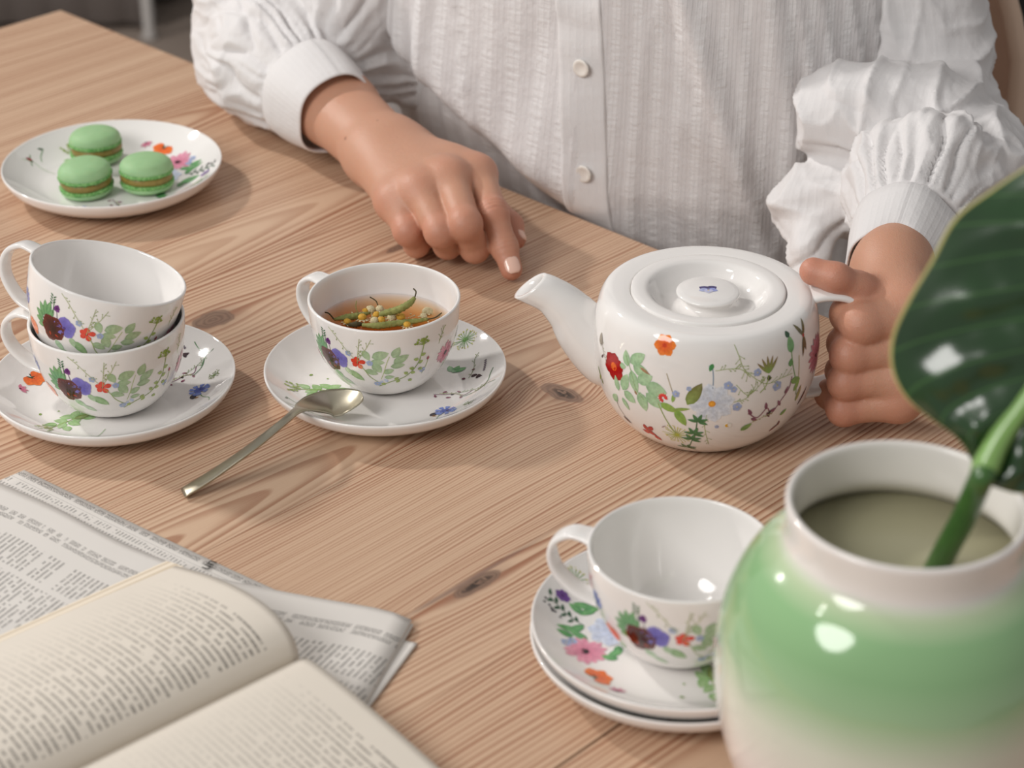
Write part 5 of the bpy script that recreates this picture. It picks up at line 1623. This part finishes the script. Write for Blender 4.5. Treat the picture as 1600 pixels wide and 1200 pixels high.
fnA = hand_sdf(A, rad, radt, (0.0210, 0.0235, 0.030))
def fnA2(p): return np.maximum(fnA(p), -table_sd(p))
allp = [A['fore'] + (A['elbow'] - A['fore']) * 0.35, A['wrist']] + sum((list(A[k]) for k in ch), []) + list(A['thumb'])
lo, hi = bbox(allp, 0.032); lo[2] = max(lo[2], -0.004)
VA, FA = surface_nets(fnA2, lo, hi, 0.0013)
VA = relax(VA, FA, 2, 0.4)
NA = vnormals(VA, FA)
for i, am in ((1, 0.0008), (2, 0.0006)):
    VA = crease(VA, NA, A['index'][i], A['index'][i + 1] - A['index'][i - 1], 0.006, am)
A['moles'] = []
for mpx, mpy in ((588, 184), (536, 214)):
    rd = ray(mpx, mpy); rd /= np.linalg.norm(rd)
    q = VA - CAM; tt_ = q @ rd; off_ = np.linalg.norm(q - tt_[:, None] * rd, axis=1)
    sel = np.where(off_ < 0.0025)[0]
    if len(sel): A['moles'].append(VA[sel[np.argmin(tt_[sel])]])
CA = hand_cols(VA, A)

# ---------------------------------------------------------------- hand around the teapot handle
Bj = {}
Bj['elbow'] = PY(1478, 178, 0.285); Bj['fore'] = P(1413, 372, 0.080); Bj['wrist'] = P(1394, 434, 0.074)
chB = {
    'index':  [(1420, 489, .080), (1347, 506, .0775), (1327, 491, .077), (1352, 478, .072)],
    'middle': [(1432, 541, .060), (1328, 555, .0575), (1320, 537, .057), (1350, 522, .054)],
    'ring':   [(1428, 590, .042), (1322, 598, .0395), (1316, 580, .039), (1346, 566, .037)],
    'little': [(1404, 627, .026), (1318, 640, .0205), (1297, 616, .020), (1330, 606, .021)]}
radB = {'index': (.0158, .0136, .0118, .0095), 'middle': (.0140, .0122, .0108, .0092), 'ring': (.0132, .0112, .0102, .0088), 'little': (.0120, .0102, .0092, .0082)}
for k in chB: Bj[k] = [P(*q) for q in chB[k]]
Bj['thumb'] = [P(1385, 470, .078), P(1340, 452, .092), P(1306, 434, .1030), P(1271, 424, .1045)]
radtB = (.0150, .0110, .0092, .0090)
fnB = hand_sdf(Bj, radB, radtB, (0.0215, 0.0225, 0.030), (0.95, 0.97, 0.97))
def fnB2(p): return np.maximum(fnB(p), -table_sd(p))
allp = [Bj['fore'] + (Bj['elbow'] - Bj['fore']) * 0.25, Bj['wrist']] + sum((list(Bj[k]) for k in chB), []) + list(Bj['thumb'])
lo, hi = bbox(allp, 0.032); lo[2] = max(lo[2], -0.004)
VB, FB = surface_nets(fnB2, lo, hi, 0.0013)
VB = relax(VB, FB, 2, 0.4)
CB = hand_cols(VB, Bj)

# ---------------------------------------------------------------- rest of the body (under the clothes), one continuous surface with the hands
S_AX = np.array((0.80, -0.60, 0.0))            # towards the person's left side (right in the picture)
F_AX = np.array((-0.60, -0.80, 0.0))           # the way the person faces
TC = np.array((0.150, 0.425, 0.0))             # middle of the trunk
shA, shB = TC - S_AX * 0.165 + np.array((0, 0.01, 0.345)), TC + S_AX * 0.165 + np.array((0, 0.01, 0.345))
def body_fn(p):
    d = sd_ell(p, TC + np.array((0, 0, 0.20)), (0.135, 0.095, 0.24), np.stack([S_AX, F_AX, (0, 0, 1)], 1))
    d = smin(d, sd_ell(p, TC + np.array((0, 0, -0.10)), (0.150, 0.105, 0.16), np.stack([S_AX, F_AX, (0, 0, 1)], 1)), 0.08)
    d = smin(d, sd_cone(p, shA, shB, 0.055, 0.055), 0.05)
    nk = TC + np.array((0, 0, 0.40)) + F_AX * 0.01
    d = smin(d, sd_cone(p, nk - np.array((0, 0, 0.05)), nk + np.array((0, 0, 0.10)), 0.055, 0.048), 0.04)
    hd = nk + np.array((0, 0, 0.19)) + F_AX * 0.025
    d = smin(d, sd_ell(p, hd, (0.074, 0.092, 0.112), np.stack([S_AX, F_AX, (0, 0, 1)], 1)), 0.03)
    d = smin(d, sd_cone(p, hd + F_AX * 0.088 + np.array((0, 0, 0.012)), hd + F_AX * 0.104 - np.array((0, 0, 0.022)), 0.008, 0.012), 0.015)
    for s in (-1, 1):
        d = smin(d, sd_ell(p, hd + S_AX * 0.076 * s - np.array((0, 0, 0.005)), (0.012, 0.02, 0.032), np.stack([S_AX, F_AX, (0, 0, 1)], 1)), 0.006)
        hip = TC + S_AX * 0.085 * s + np.array((0, 0, -0.19)); kn = hip + F_AX * 0.42 + np.array((0, 0, 0.0)); an = kn + np.array((0, 0, -0.42)) - F_AX * 0.06
        d = smin(d, sd_cone(p, hip, kn, 0.085, 0.058), 0.05)
        d = smin(d, sd_cone(p, kn, an, 0.056, 0.040), 0.02)
        d = smin(d, sd_cone(p, an - np.array((0, 0, 0.035)), an + F_AX * 0.16 - np.array((0, 0, 0.065)), 0.040, 0.026), 0.03)
    for sh, J in ((shA, A), (shB + np.array((0, 0.025, 0)), Bj)):
        d = smin(d, sd_cone(p, sh, J['elbow'], 0.040, 0.032), 0.03)
        d = smin(d, sd_cone(p, J['elbow'], J['fore'], 0.032, 0.0245), 0.02)
    return d
VC, FC = surface_nets(body_fn, (-0.35, -0.15, -0.76), (0.62, 0.66, 0.72), 0.011, 1.4)

def bm_from(V, F, C, vl):
    bm = bmesh.new(); cl = bm.verts.layers.float_color.new('Col')
    vs = [bm.verts.new(v) for v in V]
    for v, c in zip(vs, C): v[cl] = c
    for f in F:
        try: bm.faces.new([vs[i] for i in f])
        except ValueError: pass
    return bm

def keep_big(bm):
    seen = set(); best = []
    for v in bm.verts:
        if v in seen: continue
        st = [v]; comp = []; seen.add(v)
        while st:
            x = st.pop(); comp.append(x)
            for e in x.link_edges:
                y = e.other_vert(x)
                if y not in seen: seen.add(y); st.append(y)
        if len(comp) > len(best): best = comp
    bs = set(best)
    bmesh.ops.delete(bm, geom=[v for v in bm.verts if v not in bs], context='VERTS')

def cut(bm, co, no):
    bmesh.ops.bisect_plane(bm, geom=bm.verts[:] + bm.edges[:] + bm.faces[:], plane_co=co, plane_no=no, clear_outer=True)

bmB = bm_from(VC, FC, np.tile(np.array(srgb(200, 150, 122)), (len(VC), 1)), None)
cuts = []
for J, V_, F_, C_ in ((A, VA, FA, CA), (Bj, VB, FB, CB)):
    ax = J['wrist'] - J['fore']; ax = ax / np.linalg.norm(ax)
    ax2 = J['fore'] - J['elbow']; ax2 = ax2 / np.linalg.norm(ax2)
    cp = J['fore'] - ax2 * 0.018
    h = bm_from(V_, F_, C_, None)
    cut(h, Vector(cp), Vector(-ax2)); keep_big(h)
    me = bpy.data.meshes.new('tmp'); h.to_mesh(me); h.free()
    cuts.append((cp, ax2, me))
for cp, ax2, me in cuts:       # trim the coarse forearm a little behind the fine one, then bridge the two open ends
    c2 = Vector(cp - ax2 * 0.006)
    near = [f for f in bmB.faces if (f.calc_center_median() - c2).length < 0.16 and (f.calc_center_median() - c2).dot(Vector(ax2)) > -0.03]
    geo = list({v for f in near for v in f.verts}) + list({e for f in near for e in f.edges}) + near
    bmesh.ops.bisect_plane(bmB, geom=geo, plane_co=c2, plane_no=Vector(ax2), clear_outer=True)
keep_big(bmB)
for cp, ax2, me in cuts:
    n0 = len(bmB.edges)
    eb = [e for e in bmB.edges if e.is_boundary and ((e.verts[0].co - Vector(cp)).length < 0.06)]
    bmB.from_mesh(me)
    bmB.edges.ensure_lookup_table()
    ea = [e for e in bmB.edges[n0:] if e.is_boundary and abs((e.verts[0].co - Vector(cp)).dot(Vector(ax2))) < 0.002]
    try: bmesh.ops.bridge_loops(bmB, edges=eb + ea)
    except Exception as ex: print('bridge', ex)
    bpy.data.meshes.remove(me)
PB = np.array((TC[0], TC[1], -0.75))
bmesh.ops.translate(bmB, verts=bmB.verts[:], vec=Vector(-PB))
bmesh.ops.recalc_face_normals(bmB, faces=bmB.faces[:])
me_body = bpy.data.meshes.new('body'); bmB.to_mesh(me_body); bmB.free()
me_body.materials.append(M_skin)
me_body.polygons.foreach_set('use_smooth', [True] * len(me_body.polygons))
person = empty('person', PB, 0, label='seated person in a white striped blouse, one hand pointing, one on the teapot', cat='person')
body = obj('body', me_body, person)

# hair and trousers (both outside the picture)
HD = TC + np.array((0, 0, 0.59)) + F_AX * 0.035
M_hair, nt, b = material('brown_hair', srgb(74, 52, 40), 0.5)
v_, x_, y_, z_ = texco(nt)
bump(nt, b, noise(nt, xyz(nt, x_ * 300.0, y_ * 300.0, z_ * 12.0), 1.0, 2), 0.6, 0.003)
def hair_fn(p):
    R_ = np.stack([S_AX, F_AX, (0, 0, 1)], 1)
    d = smin(sd_ell(p, HD + np.array((0, 0, 0.012)) - F_AX * 0.012, (0.088, 0.104, 0.122), R_), sd_ell(p, HD - F_AX * 0.085 + np.array((0, 0, -0.03)), (0.05, 0.04, 0.06), R_), 0.03)
    face = sd_ell(p, HD + F_AX * 0.085 + np.array((0, 0, -0.045)), (0.066, 0.075, 0.115), R_)
    return np.maximum(d, -face)
Vh_, Fh_ = surface_nets(hair_fn, HD - 0.2, HD + 0.2, 0.009, 1.4)
part('hair', Vh_, Fh_, M_hair, person)
M_trousers, nt, b = material('dark_trousers', srgb(52, 54, 62), 0.9)
def trouser_fn(p):
    d = sd_ell(p, TC + np.array((0, 0, -0.20)), (0.158, 0.112, 0.095), np.stack([S_AX, F_AX, (0, 0, 1)], 1))
    for s in (-1, 1):
        hip = TC + S_AX * 0.085 * s + np.array((0, 0, -0.19)); kn = hip + F_AX * 0.42; an = kn + np.array((0, 0, -0.42)) - F_AX * 0.06
        d = smin(d, sd_cone(p, hip, kn, 0.094, 0.070), 0.04); d = smin(d, sd_cone(p, kn, an, 0.068, 0.060), 0.02)
    return d
Vh_, Fh_ = surface_nets(trouser_fn, (-0.30, -0.15, -0.72), (0.45, 0.66, -0.02), 0.012, 1.4)
part('trousers', Vh_, Fh_, M_trousers, person)

# fingernails with pale polish
def nail(tip, prev, up, r, L, W, lift=0.0):
    ax = tip - prev; ax = ax / np.linalg.norm(ax)
    up = np.asarray(up, float); up = up - ax * (up @ ax); up /= np.linalg.norm(up)
    sd = np.cross(ax, up)
    V, F = [], []
    nu, nv = 9, 9
    for i in range(nu):
        t = i / (nu - 1)
        wv = W * (1 - 0.55 * max(0, (t - 0.60) / 0.40) ** 2.2 - 0.40 * max(0, (0.35 - t) / 0.35) ** 2)
        for j in range(nv):
            s = (j / (nv - 1) * 2 - 1)
            ang = s * wv / r
            edge = 1 - s ** 4 * 0.0
            rr = r + 0.0005 + lift
            q = tip + ax * ((t - 0.55) * L) + (up * math.cos(ang) + sd * math.sin(ang)) * rr - up * (0.0012 * max(0, t - 0.5) ** 2 * 4)
            V.append(q)
    m = len(V)
    V2 = [v - up * 0.0012 for v in V]
    for i in range(nu - 1):
        for j in range(nv - 1):
            a = i * nv + j
            F.append((a, a + 1, a + nv + 1, a + nv)); F.append((m + a, m + a + nv, m + a + nv + 1, m + a + 1))
    ring = [j for j in range(nv)] + [i * nv + nv - 1 for i in range(1, nu)] + [(nu - 1) * nv + j for j in range(nv - 2, -1, -1)] + [i * nv for i in range(nu - 2, 0, -1)]
    for a, b_ in zip(ring, ring[1:] + ring[:1]): F.append((a, m + a, m + b_, b_))
    return np.array(V + V2), F
V, F = nail(A['index'][3], A['index'][2], (0.05, -0.35, 0.9), 0.0081, 0.0125, 0.0060)
part('fingernail', V, F, M_nail, person, recalc=True)
V, F = nail(A['thumb'][3], A['thumb'][2], (0.9, -0.1, 0.45), 0.0076, 0.011, 0.0060)
part('fingernail', V, F, M_nail, person, recalc=True)

# ================================================================== BLOUSE
def cloth_material(name, stripes):
    m, nt, b = material(name, srgb(237, 235, 235), 0.85, Sheen_Weight=0.15, Sheen_Roughness=0.5)
    v_, x_, y_, z_ = texco(nt, 'UV')
    vo, xo, yo, zo = texco(nt, 'Object')
    weave = noise(nt, vo, 900, 1)
    wr = noise(nt, vo, 55, 3, 0.6)
    if stripes:
        # seersucker: woven stripes, crinkled between
        s = (x_ * stripes).fract()
        band = s.step(0.08, 0.20) * (1.0 - s.step(0.62, 0.74))
        s2 = (x_ * stripes * 5.0).fract()
        pin = s2.step(0.35, 0.5) * (1.0 - s2.step(0.5, 0.65))
        cr = noise(nt, xyz(nt, x_ * 60.0, y_ * 260.0, 0.0), 1.0, 2)
        nt.links.new(mix(nt, band * 0.55 + pin * 0.10, srgb(239, 237, 237), srgb(220, 216, 216)), b.inputs['Base Color'])
        bump(nt, b, wr * 1.6 + weave * 0.12 + cr * (1.0 - band) * 0.9 + band * 0.35 + pin * 0.2, 0.55, 0.0022)
    else:
        s2 = (x_ * 200.0).fract()
        pin = s2.step(0.2, 0.5) * (1.0 - s2.step(0.5, 0.8))
        cr = noise(nt, xyz(nt, x_ * 40.0, y_ * 160.0, 0.0), 1.0, 2)
        bump(nt, b, wr * 1.0 + weave * 0.15 + cr * 0.4 + pin * 0.12, 0.5, 0.0016)
    # thin cotton lets some light through
    out = [n for n in nt.nodes if n.type == 'OUTPUT_MATERIAL'][0]
    tr = nt.nodes.new('ShaderNodeBsdfTranslucent'); tr.inputs[0].default_value = srgb(236, 226, 216)
    mx = nt.nodes.new('ShaderNodeMixShader'); mx.inputs[0].default_value = 0.16
    nt.links.new(b.outputs[0], mx.inputs[1]); nt.links.new(tr.outputs[0], mx.inputs[2]); nt.links.new(mx.outputs[0], out.inputs[0])
    return m
M_shirt = cloth_material('striped_cotton', 62.0)
M_sleeve = cloth_material('plain_cotton', 0)
M_button, nt, b = material('pearl_button', srgb(234, 228, 220), 0.25, Coat_Weight=0.4)

# ---------------- trunk of the blouse: wrapped tube with folds
def shirt_point(a, z):
    """a: signed distance along the front (m, + to the person's left), z height; returns point and outward normal (front half)"""
    a = np.asarray(a, float); z = np.asarray(z, float)
    RX, RY = np.where(a < 0, 0.335, 0.215), 0.165
    th = a / 0.20
    p = TC[None] + S_AX[None] * (RX * np.sin(th))[:, None] + F_AX[None] * (RY * np.cos(th))[:, None]
    n = S_AX[None] * (np.sin(th) / RX)[:, None] + F_AX[None] * (np.cos(th) / RY)[:, None]
    n /= np.linalg.norm(n, axis=1)[:, None]
    # the blouse bags out above a slanting fold and tucks in below it
    fl = z - (0.085 - 0.62 * (a + 0.145))            # > 0 above the fold line
    bag = 1 / (1 + np.exp(-fl / 0.006))
    d = 0.022 * bag * np.exp(-np.maximum(fl, 0) / 0.12) - 0.012 * (1 - bag)
    d = d * (1 / (1 + np.exp((a - 0.10) / 0.03)))
    # soft vertical folds
    q = np.stack([a * 16 + z * 3.0, z * 3.5, np.zeros_like(a)], 1)
    d = d + 0.0075 * fbm(q, 2, 3)
    q2 = np.stack([a * 34 + 2.0 * vnoise(q * 0.8, 9), z * 7.0 + a * 5, np.ones_like(a)], 1)
    d = d + 0.0034 * (np.clip(1 - np.abs(vnoise(q2, 21)), 0, 1) ** 4 - 0.3)
    # one narrow pleat left of the placket and a long soft fold right of it
    for a0, sl, w, am in ((-0.118, 0.05, 0.006, 0.006), (-0.098, 0.05, 0.005, 0.005), (0.118, -0.35, 0.010, 0.010), (0.165, -0.2, 0.012, 0.008), (-0.03, 0.3, 0.02, -0.005), (0.07, -0.1, 0.02, -0.005)):
        t = a - a0 - sl * (z - 0.08)
        d = d + am * np.exp(-(t / w) ** 2)
    d = d - 0.034 * np.clip((0.02 - z) / 0.15, 0, 1)
    return p + n * d[:, None], n
na, nz = 330, 150
aa = np.linspace(-PI * 0.2, PI * 0.2, na)
zz_ = np.linspace(-0.20, 0.36, nz)
AAg, ZZg = np.meshgrid(aa, zz_, indexing='ij')
pp, nn = shirt_point(AAg.ravel(), ZZg.ravel())
zt = ZZg.ravel()
k = np.clip((zt - 0.20) / 0.16, 0, 1) ** 2
pp = pp * (1 - k[:, None] * 0.25) + (TC[None]) * (k[:, None] * 0.25)
pp[:, 2] = zt
F = []
for i in range(na - 1):
    for j in range(nz - 1):
        F.append((i * nz + j, (i + 1) * nz + j, (i + 1) * nz + j + 1, i * nz + j + 1))
for j in range(nz - 1): F.append(((na - 1) * nz + j, j, j + 1, (na - 1) * nz + j + 1))
uvs = np.stack([AAg.ravel(), ZZg.ravel()], 1)
blouse = part('blouse', pp, F, M_shirt, person, uv=uvs)
# placket: raised strip with turned edges, and its buttons
PLA = lambda z: 0.012 - 0.10 * (z - 0.08)
zs = np.linspace(-0.16, 0.30, 120)
prof = [(-0.0150, 0.0000), (-0.0148, 0.0016), (-0.0135, 0.0019), (-0.0125, 0.0015), (0.0, 0.0016), (0.0125, 0.0015), (0.0138, 0.0022), (0.0150, 0.0021), (0.0152, 0.0000)]
V, F, U = [], [], []
for z in zs:
    ar = np.array([PLA(z) + q[0] for q in prof])
    p0, n0 = shirt_point(ar, np.full(len(ar), z)); p0[:, 2] = z
    kk = max(0, (z - 0.20) / 0.16) ** 2 * 0.25
    for q, p_, n_ in zip(prof, p0, n0):
        w = p_ + n_ * (q[1] + 0.0005 * math.sin(z * 170 + 2 * math.sin(z * 37))) 
        w = w * (1 - kk) + TC * kk; w[2] = z
        V.append(w); U.append((q[0], z))
m = len(prof)
for i in range(len(zs) - 1):
    for j in range(m - 1): F.append((i * m + j, i * m + j + 1, (i + 1) * m + j + 1, (i + 1) * m + j))
placket = part('placket', V, F, M_sleeve, blouse, uv=U)
BUT = [(0.0, 0.0011), (0.0040, 0.0011), (0.0048, 0.0015), (0.0064, 0.0015), (0.0071, 0.0010), (0.0066, 0.0002), (0.0, 0.0)]
Vb, Fb = lathe(BUT, 28)
for z in (0.118, 0.036, -0.046, 0.20):
    p0, n0 = shirt_point(np.array([PLA(z) + 0.001]), np.array([z])); p0[0, 2] = z
    n0 = n0[0]
    R = np.array(Vector(n0).to_track_quat('Z', 'Y').to_matrix())
    holes = []
    bt = part('button', (Vb @ R.T) + p0[0] + n0 * 0.0019, Fb, M_button, blouse, recalc=True)

# ---------------- sleeves: billowing volumes gathered into the cuffs
def arm_frame(J, t0):
    ax = J['fore'] - J['elbow']; ax = ax / np.linalg.norm(ax)
    e1 = np.array((0, 0, 1.0)) - ax * ax[2]; e1 /= np.linalg.norm(e1)
    return ax, e1, np.cross(ax, e1)

def make_cuff(c0, c1, r0, r1, flare, name, e_up=None, notch=None):
    """tapered band from the gathered seam (c0) to the opening (c1)"""
    ax = c1 - c0; L = np.linalg.norm(ax); ax /= L
    e1 = np.array((0, 0, 1.0)) - ax * ax[2]; e1 /= np.linalg.norm(e1)
    e2 = np.cross(ax, e1)
    n = 96
    rows = [(0.0, -0.002), (0.0, 0.0), (0.03, 0.0012), (0.25, 0.0022), (0.5, 0.0022), (0.75, 0.0012), (0.97, 0.0004), (1.0, -0.0002), (1.0, -0.0012), (0.97, -0.0018), (0.75, -0.0012), (0.4, -0.0008), (0.1, -0.0015)]
    V, F, U = [], [], []
    for t, dr in rows:
        for k in range(n):
            a = 2 * PI * k / n
            q = np.array((math.cos(a), math.sin(a), t))
            wob = 0.0012 * math.sin(3 * a + 1) + 0.0009 * math.sin(5 * a + 2.3 + t)
            r = r0 + (r1 - r0) * t + dr + wob + (flare(a, t) if flare else 0)
            ex = notch(a) * t if notch else 0
            V.append(c0 + ax * (L * t + ex) + (e1 * math.cos(a) + e2 * math.sin(a)) * r)
            U.append((a * r0, t * L))
    m = len(rows)
    for i in range(m):
        for k in range(n):
            j = (k + 1) % n; i2 = (i + 1) % m
            F.append((i * n + k, i * n + j, i2 * n + j, i2 * n + k))
    V = np.array(V)
    V[:, 2] = np.where(-table_sd(V) > 0, np.maximum(V[:, 2], 0.0015), V[:, 2])
    return V, F, np.array(U)

def gather(V, N, c0, ax, r_seam, seed, n1=34, n2=13, a1=0.0052, a2=0.0062, l1=0.032, l2=0.065):
    e1 = np.array((0, 0, 1.0)) - ax * ax[2]; e1 /= np.linalg.norm(e1)
    e2 = np.cross(ax, e1)
    q = V - c0
    t = -(q @ ax)
    x, y = q @ e1, q @ e2
    ang = np.arctan2(y, x)
    rho = np.hypot(x, y)
    dist = np.sqrt(np.maximum(t, 0) ** 2 + np.maximum(rho - r_seam, 0) ** 2)
    cs = np.stack([np.cos(ang), np.sin(ang), np.zeros_like(ang)], 1)
    ph = 1.1 * vnoise(cs * 2.1 + 9, seed) + dist * 10.0 * vnoise(cs * 3 + dist[:, None] * 14, seed + 5)
    f1 = np.abs(np.sin((ang + ph * 0.35) * n1 * 0.5)) ** 0.7 - 0.55
    f2 = np.abs(np.sin((ang + ph * 0.6) * n2 * 0.5 + seed)) ** 0.8 - 0.55
    rag = 0.65 + 0.5 * vnoise(cs * 5 + 3, seed + 2)
    rise = np.clip(dist / 0.006, 0, 1)
    d = a1 * f1 * np.exp(-dist / l1) * rag * rise + a2 * f2 * np.exp(-((dist - 0.03) / l2) ** 2) * rise
    return d, dist

def sleeve(fn, lo, hi, c0, ax, r_seam, seed, h=0.0022, **kw):
    V, F = surface_nets(lambda p: np.maximum(fn(p), -table_sd(p)), lo, hi, h, 1.35)
    V = relax(V, F, 2, 0.5)
    N = vnormals(V, F)
    d, dist = gather(V, N, c0, ax, r_seam, seed, **kw)
    far = np.clip((dist - 0.02) / 0.05, 0, 1)
    def ridged(q, sd): 
        r = 1 - np.abs(vnoise(q, sd)); return np.clip(r, 0, 1) ** 4
    wp = V + 0.02 * np.stack([vnoise(V * 18, seed + 30), vnoise(V * 18, seed + 31), vnoise(V * 18, seed + 32)], 1)
    crump = 0.0035 * fbm(V * np.array((18, 18, 12.0)) + 5, 2, seed + 7) * (0.3 + far)
    e1_ = np.array((0, 0, 1.0)) - ax * ax[2]; e1_ /= np.linalg.norm(e1_); e2_ = np.cross(ax, e1_)
    qa = np.stack([wp @ ax, wp @ e1_, wp @ e2_], 1)
    crump += (0.0062 * (ridged(qa * np.array((8, 24, 24.0)), seed + 11) - 0.3) + 0.0026 * (ridged(qa * np.array((18, 46, 46.0)), seed + 12) - 0.3)) * (0.25 + 0.75 * far)
    crump += 0.0005 * (ridged(wp * 95.0, seed + 13) - 0.3)
    V2 = V + N * (d + crump)[:, None]
    ins = -table_sd(V2) > -0.0006
    V2[ins, 2] = np.where((V2[ins, 2] > -0.01), np.maximum(V2[ins, 2], 0.0012), V2[ins, 2])
    uv = np.stack([(V2 @ np.array((0.7, -0.5, 0.2))), V2[:, 2] + V2[:, 1] * 0.4], 1)
    return V2, F, uv

# person's right arm (left in the picture)
axA = A['wrist'] - A['fore']; axA = axA / np.linalg.norm(axA)
c1A = P(528, 186, 0.0455); c0A = c1A - axA * 0.056 + np.array((0, 0, 0.003))
flA = lambda a, t: 0.004 * math.cos(a) * t
V, F, U = make_cuff(c0A, c1A, 0.0430, 0.0355, flA, 'cuff')
part('cuff', V, F, M_sleeve, blouse, uv=U)
puffA = [(P(452, 62, 0.062), (0.072, 0.066, 0.060)), (P(380, 95, 0.040), (0.040, 0.046, 0.036)), (P(575, 95, 0.055), (0.034, 0.040, 0.036)), (P(520, 20, 0.085), (0.080, 0.060, 0.060)), (P(365, 20, 0.075), (0.034, 0.05, 0.06))]
dropA = [(PY(662, 85, 0.47), (0.036, 0.042, 0.052)), (PY(690, 10, 0.50), (0.040, 0.050, 0.075)), (PY(625, 60, 0.49), (0.036, 0.045, 0.055))]
def fnSA(p):
    d = None
    for c, r in puffA:
        x = sd_ell(p, c, r); d = x if d is None else smin(d, x, 0.022)
    d = smin(d, sd_cone(p, c0A - axA * 0.004, c0A - axA * 0.055, 0.0425, 0.060), 0.018)
    d2 = None
    for c, r in dropA:
        x = sd_ell(p, c, r); d2 = x if d2 is None else smin(d2, x, 0.02)
    d2 = smin(d2, sd_cone(p, P(560, 0, 0.10), shA + np.array((-0.03, 0.02, 0.0)), 0.070, 0.075), 0.03)
    d = smin(d, d2, 0.010)
    # stop at the seam
    return np.maximum(d, (p - c0A.astype(np.float32)) @ axA.astype(np.float32) - 0.001)
V, F, U = sleeve(fnSA, (-0.32, 0.34, -0.05), (0.12, 0.72, 0.45), c0A, axA, 0.043, 2)
part('sleeve', V, F, M_sleeve, blouse, uv=U)

# person's left arm (right in the picture)
axB = Bj['wrist'] - Bj['fore']; axB = axB / np.linalg.norm(axB)
c1B = P(1391, 428, 0.074); c0B = c1B - axB * 0.050 + np.array((0.004, 0, 0.004))
ntB = lambda a: -0.012 * math.exp(-((a - 0.0) / 0.5) ** 2) - 0.012 * math.exp(-((a - 2 * PI) / 0.5) ** 2)
V, F, U = make_cuff(c0B, c1B, 0.0375, 0.0320, None, 'cuff', notch=ntB)
part('cuff', V, F, M_sleeve, blouse, uv=U)
puffB = [(P(1360, 168, 0.120), (0.050, 0.036, 0.034)), (P(1440, 172, 0.118), (0.040, 0.036, 0.030)), (P(1300, 190, 0.105), (0.022, 0.032, 0.034)), (P(1480, 172, 0.116), (0.014, 0.03, 0.012))]
lobeB = [(P(1262, 335, 0.045), (0.026, 0.032, 0.026)), (P(1320, 300, 0.062), (0.040, 0.034, 0.030)), (P(1262, 400, 0.030), (0.014, 0.022, 0.022))]
backB = [(P(1520, 265, 0.085), (0.040, 0.060, 0.045)), (P(1470, 190, 0.09), (0.045, 0.060, 0.045)), (P(1545, 330, 0.05), (0.030, 0.04, 0.05))]
def fnSB(p):
    d = None
    for c, r in puffB:
        x = sd_ell(p, c, r); d = x if d is None else smin(d, x, 0.03)
    l = None
    for c, r in lobeB:
        x = sd_ell(p, c, r); l = x if l is None else smin(l, x, 0.02)
    k = None
    for c, r in backB:
        x = sd_ell(p, c, r); k = x if k is None else smin(k, x, 0.03)
    g = sd_cone(p, c0B - axB * 0.004, c0B - axB * 0.055, 0.0370, 0.056)
    l = smin(l, g, 0.012); d = smin(d, l, 0.005); d = smin(d, k, 0.006)
    u = sd_cone(p, PY(1442, 165, 0.295), shB + np.array((-0.012, 0.025, 0.0)), 0.054, 0.062)
    d = smin(d, u, 0.006)
    return np.maximum(d, (p - c0B.astype(np.float32)) @ axB.astype(np.float32) - 0.001)
V, F, U = sleeve(fnSB, (0.16, -0.02, -0.09), (0.50, 0.54, 0.45), c0B, axB, 0.0375, 5)
part('sleeve', V, F, M_sleeve, blouse, uv=U)

# yoke over the shoulders, up to the neckline
def yoke_fn(p):
    d = body_fn(p) - 0.011
    nk = np.linalg.norm((p - (TC + F_AX * 0.02).astype(np.float32))[..., :2], axis=-1) - 0.068
    neck = np.maximum(nk, 0.37 - p[..., 2])
    return np.maximum(np.maximum(d, 0.27 - p[..., 2]), -neck)
Vy, Fy = surface_nets(yoke_fn, (-0.12, 0.20, 0.26), (0.42, 0.66, 0.47), 0.007, 1.5)
Vy = relax(Vy, Fy, 2, 0.5)
part('yoke', Vy, Fy, M_shirt, blouse, uv=np.stack([Vy @ S_AX, Vy[:, 2] * 1.5 + Vy @ F_AX], 1))
